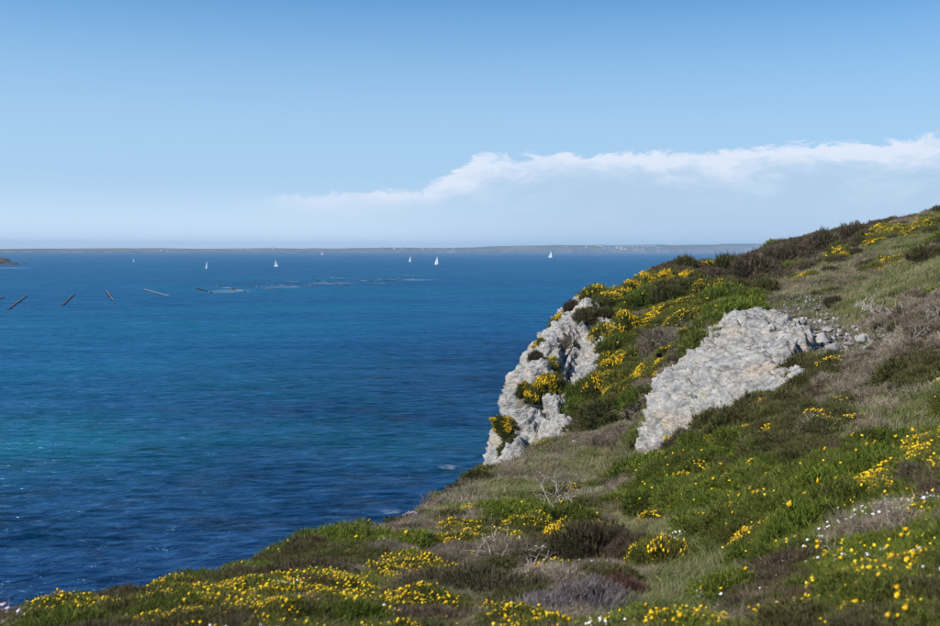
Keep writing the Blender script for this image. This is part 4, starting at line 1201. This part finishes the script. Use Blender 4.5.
def sail_mesh(name, a, b, c, belly, mat):
    """a = tack, b = clew, c = head; a curved triangle with thickness"""
    a, b, c = map(np.array, (a, b, c)); n = 9; V, F = [], []
    for s in (0.02, -0.02):
        for i in range(n):
            t = i / (n - 1)
            for j in range(n):
                u = j / (n - 1); p = a * (1 - t) + c * t; q = b * (1 - t) + c * t; w = p * (1 - u) + q * u
                roach = 0.0
                V.append((w[0], w[1] + belly * math.sin(math.pi * u) * (1 - t) ** 0.6 + s, w[2]))
    for l in (0, 1):
        o = l * n * n
        for i in range(n - 1):
            for j in range(n - 1):
                f = (o + i * n + j, o + i * n + j + 1, o + (i + 1) * n + j + 1, o + (i + 1) * n + j)
                F.append(f if l else f[::-1])
    return mesh_from(name, V, F, mat, True)
def cyl(name, p0, p1, r, mat, sides=6):
    v, f = tube([np.array(p0, float), np.array(p1, float)], [r, r * 0.8], sides); f.append(tuple(range(sides))[::-1]); f.append(tuple(range(len(v) - sides, len(v))))
    return mesh_from(name, v, f, mat)
def sailboat(px, py, hpx, head, hull, label, heel=0.12, jib=True):
    x, y = on_sea(px, py); Hm = 0.8 * hpx * y / F_PX; L = Hm * 0.78
    e = empty('sailboat', (x, y, 0.0), label, 'sailboat', 'sailing boats on the bay', head)
    e.rotation_euler = (heel, 0, head)
    link('hull', hull_mesh(L, hull), e)
    link('cabin', mesh_from('cabin', [(a * L * .5 - .06 * L + (0.02 * L if c and a > 0 else 0), b * L * .07, L * .10 + c * L * .05) for a in (-.45, .35) for b in (-1, 1) for c in (0, 1)],
                            [(0, 1, 3, 2), (4, 6, 7, 5), (0, 4, 5, 1), (2, 3, 7, 6), (1, 5, 7, 3), (0, 2, 6, 4)], M_HULLW), e)
    link('mast', cyl('mast', (0.06 * L, 0, 0.1 * L), (0.06 * L, 0, Hm), 0.012 * L, M_MAST), e)
    link('boom', cyl('boom', (0.06 * L, 0, 0.2 * L), (-0.38 * L, 0.05 * L, 0.2 * L), 0.010 * L, M_MAST), e)
    link('mainsail', sail_mesh('mainsail', (0.05 * L, 0, 0.215 * L), (-0.40 * L, 0.05 * L, 0.215 * L), (0.045 * L, 0, Hm * 0.985), 0.05 * L, M_SAIL), e)
    if jib: link('jib', sail_mesh('jib', (0.50 * L, 0, 0.13 * L), (0.02 * L, 0.06 * L, 0.18 * L), (0.08 * L, 0, Hm * 0.90), 0.06 * L, M_SAIL), e)
sailboat(436.5, 265.5, 11.5, R(128), M_HULLD, 'sailboat with dark hull and tall white sail, the largest on the bay')
sailboat(410, 261.8, 7.5, R(120), M_HULLW, 'small white sailboat just left of the largest one')
sailboat(276, 266.5, 9, R(-40), M_HULLW, 'sailboat with broad white sails left of the bay centre')
sailboat(206.5, 268.5, 9, R(118), M_HULLW, 'slim white sailboat, leftmost of those clearly seen', .1, True)
sailboat(550.5, 257.5, 8.5, R(130), M_HULLW, 'white sailboat near the far shore left of the headland', .15)
sailboat(322, 254.6, 4.5, R(-35), M_HULLW, 'tiny sailboat far off under the distant coast')
sailboat(133.5, 261.5, 4.0, R(-40), M_HULLW, 'faint tiny sailboat far left beneath the coast')

def longline(x0, y0, x1, y1, wpx, label, gap=0.0, timber=True, seed=0):
    """a mussel line: twin ropes or timber with black floats between the two ends given in the photograph"""
    r = np.random.default_rng(seed)
    A, Bp = np.array(on_sea(x0, y0)), np.array(on_sea(x1, y1)); D = (A + Bp) / 2; Ln = np.linalg.norm(Bp - A)
    W = (0.5 if timber else 1.1) * wpx * D[1] / F_PX
    ang = math.atan2(Bp[1] - A[1], Bp[0] - A[0])
    e = empty('mussel_line', (D[0], D[1], 0), label, 'mussel line', 'mussel lines moored in the bay', ang)
    bm = bmesh.new(); n = max(8, int(Ln / 2.6))
    fr = W * 0.42
    for i in range(n):
        if gap and vnoise(np.array([i * 0.35]), np.array([seed * 3.1]))[0] < gap: continue
        for sy in ((-1, 1) if timber else (0,)):
            M = Matrix.Translation((-Ln / 2 + Ln * i / (n - 1), sy * W * 0.40 + r.normal() * 0.1, fr * 0.25)) @ Matrix.Rotation(R(90), 4, 'Y') @ Matrix.Rotation(r.uniform(0, .8), 4, 'X')
            bmesh.ops.create_cone(bm, cap_ends=True, segments=8, radius1=fr * .8, radius2=fr * .8, depth=min(1.9, Ln / n * 0.85), matrix=M)
    me = bpy.data.meshes.new('floats'); bm.to_mesh(me); bm.free(); me.materials.append(M_FLOAT)
    tag(link('floats', me, e), kind='stuff')
    if timber:
        link('walkway', mesh_from('walkway', [(a * Ln / 2, b * W * 0.18 + W * .16, fr + c * .25) for a in (-1, 1) for b in (-1, 1) for c in (0, 1)],
                            [(0, 1, 3, 2), (4, 6, 7, 5), (0, 4, 5, 1), (2, 3, 7, 6), (1, 5, 7, 3), (0, 2, 6, 4)], M_ROPE), e)
    else:
        link('rope', cyl('rope', (-Ln / 2, 0, .12), (Ln / 2, 0, .12), 0.12, M_ROPE), e)
longline(-4, 300.5, 3.5, 297.5, 2.2, 'mussel line cut off by the left edge')
longline(8.5, 309.5, 26, 296.5, 2.2, 'long dark mussel line slanting, first from the left edge')
longline(62.5, 305.5, 74, 294.5, 2.0, 'slanting mussel line, second long one from the left')
longline(106, 291, 113, 300.5, 2.0, 'mussel line slanting the other way, in broken floats', .25)
longline(143.5, 289.5, 169, 296.5, 1.6, 'long nearly level mussel line right of the broken one')
longline(194, 288, 212.5, 293.5, 1.9, 'broken mussel line of separate black floats left of the foam streak', .42, False, 5)
longline(215, 285, 224, 286.5, 1.3, 'short mussel line above the foam streak', .25, False, 6)
longline(230, 288.5, 249, 292.5, 1.2, 'mussel line lying in the bright foam streak', .35, False, 7)
longline(246, 284, 259, 287, 1.2, 'short mussel line right of the foam streak', .3, False, 8)
longline(264, 289, 277, 290, 1.1, 'level mussel line in the middle of the float field', .3, False, 9)
longline(271, 284, 305, 288, 1.0, 'long thin mussel line behind the level one', .35, False, 10)
longline(312, 279.5, 350, 286, 1.0, 'long thin mussel line right of the middle of the field', .3, False, 11)
longline(353, 279.5, 372, 281.5, 1.0, 'mussel line at the near edge of the crowded right end', .3, False, 12)
longline(365, 278, 388, 280, 1.0, 'mussel line in the crowded right end of the field', .35, False, 13)
longline(384, 281, 402, 280, 1.0, 'mussel line lying nearest the pale streak on the right', .35, False, 14)
longline(392, 277.5, 414, 279, 1.0, 'rightmost mussel line of the field', .4, False, 15)

longline(222, 287.5, 236, 288.5, 1.0, 'short level mussel line just behind the foam streak', .3, False, 21)
longline(255, 281.5, 268, 283, 1.0, 'farthest mussel line at the left of the field', .3, False, 22)
longline(284, 281, 300, 281.8, 0.9, 'far mussel line behind the long thin one', .3, False, 23)
longline(305, 285, 318, 287.5, 1.0, 'short mussel line between the two long thin ones', .3, False, 24)
longline(330, 277.5, 346, 278.2, 0.9, 'far mussel line left of the crowded end', .3, False, 25)
longline(372, 283, 386, 283.6, 1.0, 'nearest mussel line of the crowded right end', .3, False, 26)
longline(404, 275.5, 420, 276, 0.8, 'farthest mussel line at the right end of the field', .4, False, 27)

# pale slicks of foam that lie among the lines and at the foot of the shore
def foam(px, py, rx, ry, label, z=0.05):
    x, y = on_sea(px, py); rX = rx * y / F_PX
    y0, y1 = on_sea(px, py + ry)[1], on_sea(px, py - ry)[1]; n, m = 28, 8; V, F, E = [(x, y, z)], [], [1.0]
    for j in range(1, m + 1):
        for i in range(n):
            a = i / n * 2 * math.pi; w = 1 + 0.35 * math.sin(3 * a + px) * math.cos(2 * a + py)
            V.append((x + math.cos(a) * rX * w * j / m, y + math.sin(a) * (y1 - y0) / 2 * w * j / m, z)); E.append(1 - (j / m) ** 2)
    for i in range(n): F.append((0, 1 + i, 1 + (i + 1) % n))
    for j in range(m - 1):
        for i in range(n):
            a, b = 1 + j * n + i, 1 + j * n + (i + 1) % n
            F.append((a, a + n, b + n, b))
    me = mesh_from('foam', V, F, MF); vattr(me, 'edge', E)
    tag(link('foam', me), label, kind='stuff')
foam(232, 291, 24, 2.2, 'bright foam streak among the mussel lines')
foam(285, 287, 26, 1.0, 'thin pale streak behind the foam streak')
foam(328, 283.5, 28, 1.2, 'thin pale streak along the long thin mussel line')
foam(412, 280, 32, 1.0, 'thin pale streak at the right end of the mussel lines')
foam(449, 468, 12, 3.0, 'patch of foam near the cliff foot')
foam(352, 532, 26, 6.0, 'pale surf at the foot of the near slope', .06)
foam(392, 512, 12, 3.0, 'small surf patch under the lilac flowers')
foam(6, 268, 22, 1.0, 'pale line of surf at the dark islet', .05)

# islet and rock at the far left
def islet(px, py, wpx, hpx, label, seed, name='islet'):
    x, y = on_sea(px, py); W = wpx * y / F_PX / 2; Hh = hpx * y / F_PX
    n, m = 48, 16; V, F = [], []
    for j in range(m + 1):
        t = j / m
        for i in range(n):
            a = i / n * 2 * math.pi
            V.append((math.cos(a) * W * (1 - t) ** 0.8, math.sin(a) * W * 0.6 * (1 - t) ** 0.8, t ** 0.75 * Hh - 1.0 * (1 - t)))
    V = np.array(V); s = W / 2.2
    d = fbm(V[:, 0] / s, V[:, 1] / s, V[:, 2] / s * 2, seed=seed, octv=5)
    V[:, 0] *= 1 + 0.45 * d; V[:, 1] *= 1 + 0.45 * d; V[:, 2] *= 1 + 0.35 * d
    for j in range(m):
        for i in range(n): F.append((j * n + i, j * n + (i + 1) % n, (j + 1) * n + (i + 1) % n, (j + 1) * n + i))
    o = link(name, mesh_from(name, V, F, M_ISLET), None, (x, y, 0)); tag(o, label, 'rock')
M_ISLET = mat_plain('dark wet rock', (0.085, 0.065, 0.055), .9)
islet(-6, 264.4, 44, 8.5, 'dark rocky point at the far left edge of the sea', 5)
islet(24, 263.4, 8, 1.6, 'small low rock just off the dark rocky point', 6)

# ------------------------------------------------------------------ white houses over the far coast
def house_mesh(w, d, h):
    v = [(-w, -d, 0), (w, -d, 0), (w, d, 0), (-w, d, 0), (-w, -d, h), (w, -d, h), (w, d, h), (-w, d, h)]
    return mesh_from('wall', v, [(0, 1, 5, 4), (1, 2, 6, 5), (2, 3, 7, 6), (3, 0, 4, 7)], M_HULLW), \
        mesh_from('roof', [(-w * 1.04, -d * 1.06, h), (w * 1.04, -d * 1.06, h), (w * 1.04, d * 1.06, h), (-w * 1.04, d * 1.06, h), (-w * 1.04, 0, h * 1.7), (w * 1.04, 0, h * 1.7)],
                  [(0, 1, 5, 4), (2, 3, 4, 5), (1, 2, 5), (3, 0, 4), (3, 2, 1, 0)], M_SLATE)
M_SLATE = mat_plain('slate roof', (0.12, 0.13, 0.15), .7)
HM = [house_mesh(9, 5, 6), house_mesh(14, 6, 7), house_mesh(7, 5, 5)]
hr = np.random.default_rng(8)
def house(px, k):
    i = int(np.clip((px + 1400) / 3600 * 899, 0, 899)); j = k
    p = CV[i, j]
    wl, rf = HM[int(hr.integers(3))]
    e = empty('house', (float(p[0]), float(p[1]), float(p[2]) - 0.6), 'tiny white house of the village on the far coast', 'house', 'white houses on the far coast', hr.uniform(-.5, .5))
    link('wall', wl, e); link('roof', rf, e)
for k in range(60):
    house(float(np.concatenate([hr.normal(632, 13, 34), hr.uniform(560, 680, 14), hr.uniform(160, 460, 12)])[k]), int(hr.integers(3, 8)))

# ------------------------------------------------------------------ ground cover between the bushes
def ground_cover():
    r = np.random.default_rng(5)
    N = 100000
    rad = np.concatenate([r.uniform(1.6, 150, N), r.uniform(2.5, 15, N // 3)]); ang = r.uniform(R(-44), R(46), len(rad))
    x, y = np.sin(ang) * rad, np.cos(ang) * rad
    z = height(x, y)
    ok = (z > 0.6) & (rad > 2.2)
    x, y, z, rad = x[ok], y[ok], z[ok], rad[ok]
    # nothing grows on the bare rock
    rock = inside_dist(SLAB, x, y)
    nearc = (y > 46) & (y < 90) & (x < 13) & (x > -6)
    rock[nearc] = np.maximum(rock[nearc], cliff_mask(x[nearc][:, None], y[nearc][:, None])[:, 0])
    ok = rock + 0.40 * r.normal(size=len(x)) < 0.05
    # and little of it under the bushes
    for bx, by, bw in BUSHES:
        d = np.hypot(x - bx, y - by); ok &= (d > bw * 0.72) | (r.uniform(size=len(x)) < 0.06)
    x, y, z, rad = x[ok], y[ok], z[ok], rad[ok]
    c = classify(x, y, r)
    size = 0.078 * np.sqrt(rad) * np.clip(rad / 10, 0.98, 1) * r.uniform(0.6, 1.4, len(x))
    big = r.uniform(size=len(x)) > 0.90
    rx, ry = slope_turn(x, y, 0.8)
    rz = r.uniform(0, 6.28, len(x))
    P = np.stack([x, y, z - 0.02], 1)
    def put(name, sel, near, far, label, k=1.0, spin=True, tilt=1.0, up=0.0):
        for protos, m in ((near, rad < 16), (far, rad >= 16)):
            i = np.nonzero(sel & m)[0]
            if not len(i): continue
            T = np.stack([rx[i] * tilt, ry[i] * tilt, rz[i] if spin else r.normal(0, 0.6, len(i))], 1)
            o = scatter(name, P[i] + [0, 0, up], T, size[i] * k, protos, label)
    def shoots(nm, h, mat, seed, up=0.25, spread=0.7):
        return [shoot_mesh(nm, 1150, h, 0.18, 0.0085, 4, spread, mat, seed + k, up=up) for k in range(3)], \
               [shoot_mesh(nm, 520, h, 0.22, 0.015, 4, spread, mat, seed + 5 + k, up=up) for k in range(3)]
    grass = ([grass_mesh('grass_tuft', 190, 0.9, 0.85, 0.010, 0.5, M_GRASS, 20 + k) for k in range(4)], [grass_mesh('grass_tuft', 150, 0.9, 0.62, 0.014, 0.45, M_GRASS, 24 + k) for k in range(4)])
    straw = ([grass_mesh('straw_tuft', 150, 0.9, 0.75, 0.009, 0.6, M_STRAW, 30 + k) for k in range(4)], [grass_mesh('straw_tuft', 120, 0.9, 0.55, 0.012, 0.5, M_STRAW, 34 + k) for k in range(4)])
    lush, olive, heath, gorse = shoots('shoot_mat', 0.55, M_LUSH, 40), shoots('dark_mat', 0.52, M_OLIVE, 50), shoots('heather_mat', 0.52, M_HEATHER, 60, spread=0.5), shoots('gorse_mat', 0.58, M_GORSE, 80)
    litter = ([shoot_mesh('twig_mat', 420, 0.24, 0.34, 0.006, 4, 1.3, M_DRY, 70 + k, up=0.0) for k in range(3)], [shoot_mesh('twig_mat', 170, 0.22, 0.42, 0.013, 4, 1.3, M_DRY, 74 + k, up=0.0) for k in range(3)])
    bloom = ([bloom_mesh('bloom', 46, 0.58, 0.062, M_YEL, 80 + k, clump=3.0) for k in range(3)], [bloom_mesh('bloom', 120, 0.5, 0.066, M_YEL, 84 + k) for k in range(3)])
    whites = ([bloom_mesh('bloom', 16, 0.6, 0.08, M_WHITE, 90 + k) for k in range(3)], [bloom_mesh('bloom', 20, 0.6, 0.08, M_WHITE, 94 + k) for k in range(3)])
    pinks = ([bloom_mesh('bloom', 16, 0.6, 0.08, M_PINK, 97 + k) for k in range(3)], [bloom_mesh('bloom', 20, 0.6, 0.08, M_PINK, 94 + k) for k in range(3)])
    u = r.uniform(0, 1, len(x)); near = rad < 16
    put('grass', ((c == G_) & (u <= .84)) | ((c == D_) & (u < 0.3)) | ((c == M_) & (u < .12)) | ((c == O_) & (u < .16)) | ((c == K_) & (u < .05)), *grass, 'green windblown grass growing between the gorse', 0.9, False)
    put('dry_grass', ((c == D_) & (u >= 0.3) & (u < .8)) | ((c == G_) & (u > .84)) | ((c == L_) & (u < .30)) | ((c == H_) & (u < .10)), *straw, 'bleached straw coloured grass on the slope', 0.9, False)
    put('shoot_undergrowth', (c == M_) & (u >= .12), *lush, 'low bright green shoots covering the slope')
    put('dark_undergrowth', (c == O_) & (u >= .16), *olive, 'low dark green heath plants')
    put('heather_undergrowth', ((c == H_) & (u >= .10) & (u < .86)) | ((c == L_) & (u > .88)), *heath, 'brown heather covering the ridge')
    put('twig_litter', ((c == L_) & (u >= .30) & (u < .66)) | ((c == H_) & (u > .86)) | ((c == D_) & (u >= .8)), *litter, 'grey dead twigs and litter', 1.1)
    put('gorse_undergrowth', (c == Y_), *gorse, 'low gorse carpet')
    ys = 0.35 + 0.035 * rad; yc = fbm(x / ys, y / ys, seed=55, octv=3) > 0.03
    put('yellow_bloom_undergrowth', ((c == Y_) & yc & (u > np.where(near, .55, .4))) | ((c == M_) & yc & (u > .72)) | ((c == O_) & yc & (u > .90)), *bloom, 'yellow gorse blossom scattered over the low gorse', 1.05)
    wh = fbm(x / 0.8, y / 0.8, seed=333, octv=2) > 0.18
    put('white_bloom_undergrowth', near & (c != G_) & wh & (u > .86), *whites, 'small white flowers among the heath', 0.9, up=0.03)
    put('pink_bloom_undergrowth', near & (c != G_) & (c != M_) & (fbm(x / 0.9, y / 0.9, seed=334, octv=2) > 0.42) & (u > .82) & (u < .90), *pinks, 'small pale pink flowers among the heath', 0.9, up=0.03)
    # taller mounds among the low growth
    def mounds(name, sel, kind, label, k):
        for fine, m in ((True, rad < 26), (False, rad >= 26)):
            key = (kind, fine)
            if key not in KITS: KITS[key] = [kit(kind, fine, q) for q in range(3 if not fine else 2)]
            i = np.nonzero(sel & m)[0]
            if not len(i): continue
            T = np.stack([rx[i] * .7, ry[i] * .7, rz[i]], 1)
            for pn in ('foliage', 'flowers', 'dark_core'):
                pr = [me for q in KITS[key] for (a, me) in q if a == pn]
                if pr:
                    st = rng.bit_generator.state; rng.bit_generator.state = PICK
                    scatter(name, P[i], T, size[i] * (k[i] if isinstance(k, np.ndarray) else k), pr, label); rng.bit_generator.state = st
    PICK = rng.bit_generator.state
    mounds('green_scrub', (c == M_) & big, 'green', 'green gorse mounds in the lush growth', np.where(rad > 11, 1.9, 1.3))
    mounds('dark_scrub', (c == O_) & big, 'olive', 'dark mounds in the heath', np.where(rad > 26, 1.6, 1.2))
    mounds('brown_scrub', (c == H_) & big, 'heather', 'brown heather mounds', 1.2)
    mounds('golden_scrub', (c == Y_) & big, 'gorse', 'yellow flowered mounds in the gorse carpet', 1.25)
    mounds('grey_scrub', (c == L_) & big, 'dry', 'grey dead mounds in the litter', 1.2)
    # rubble over the bare places
    k = np.nonzero((c == K_) & (rad > 22))[0]; k = np.concatenate([k] * 3)
    jx, jy = x[k] + r.normal(size=len(k)) * 0.35, y[k] + r.normal(size=len(k)) * 0.35
    Q = np.stack([jx, jy, height(jx, jy) + 0.01], 1)
    scatter('rubble', Q, r.uniform(0, 6.28, (len(k), 3)), 0.035 * (1 + r.pareto(2.2, len(k))).clip(0, 5), STM, 'broken pale stones over the bare ground')
ground_cover()
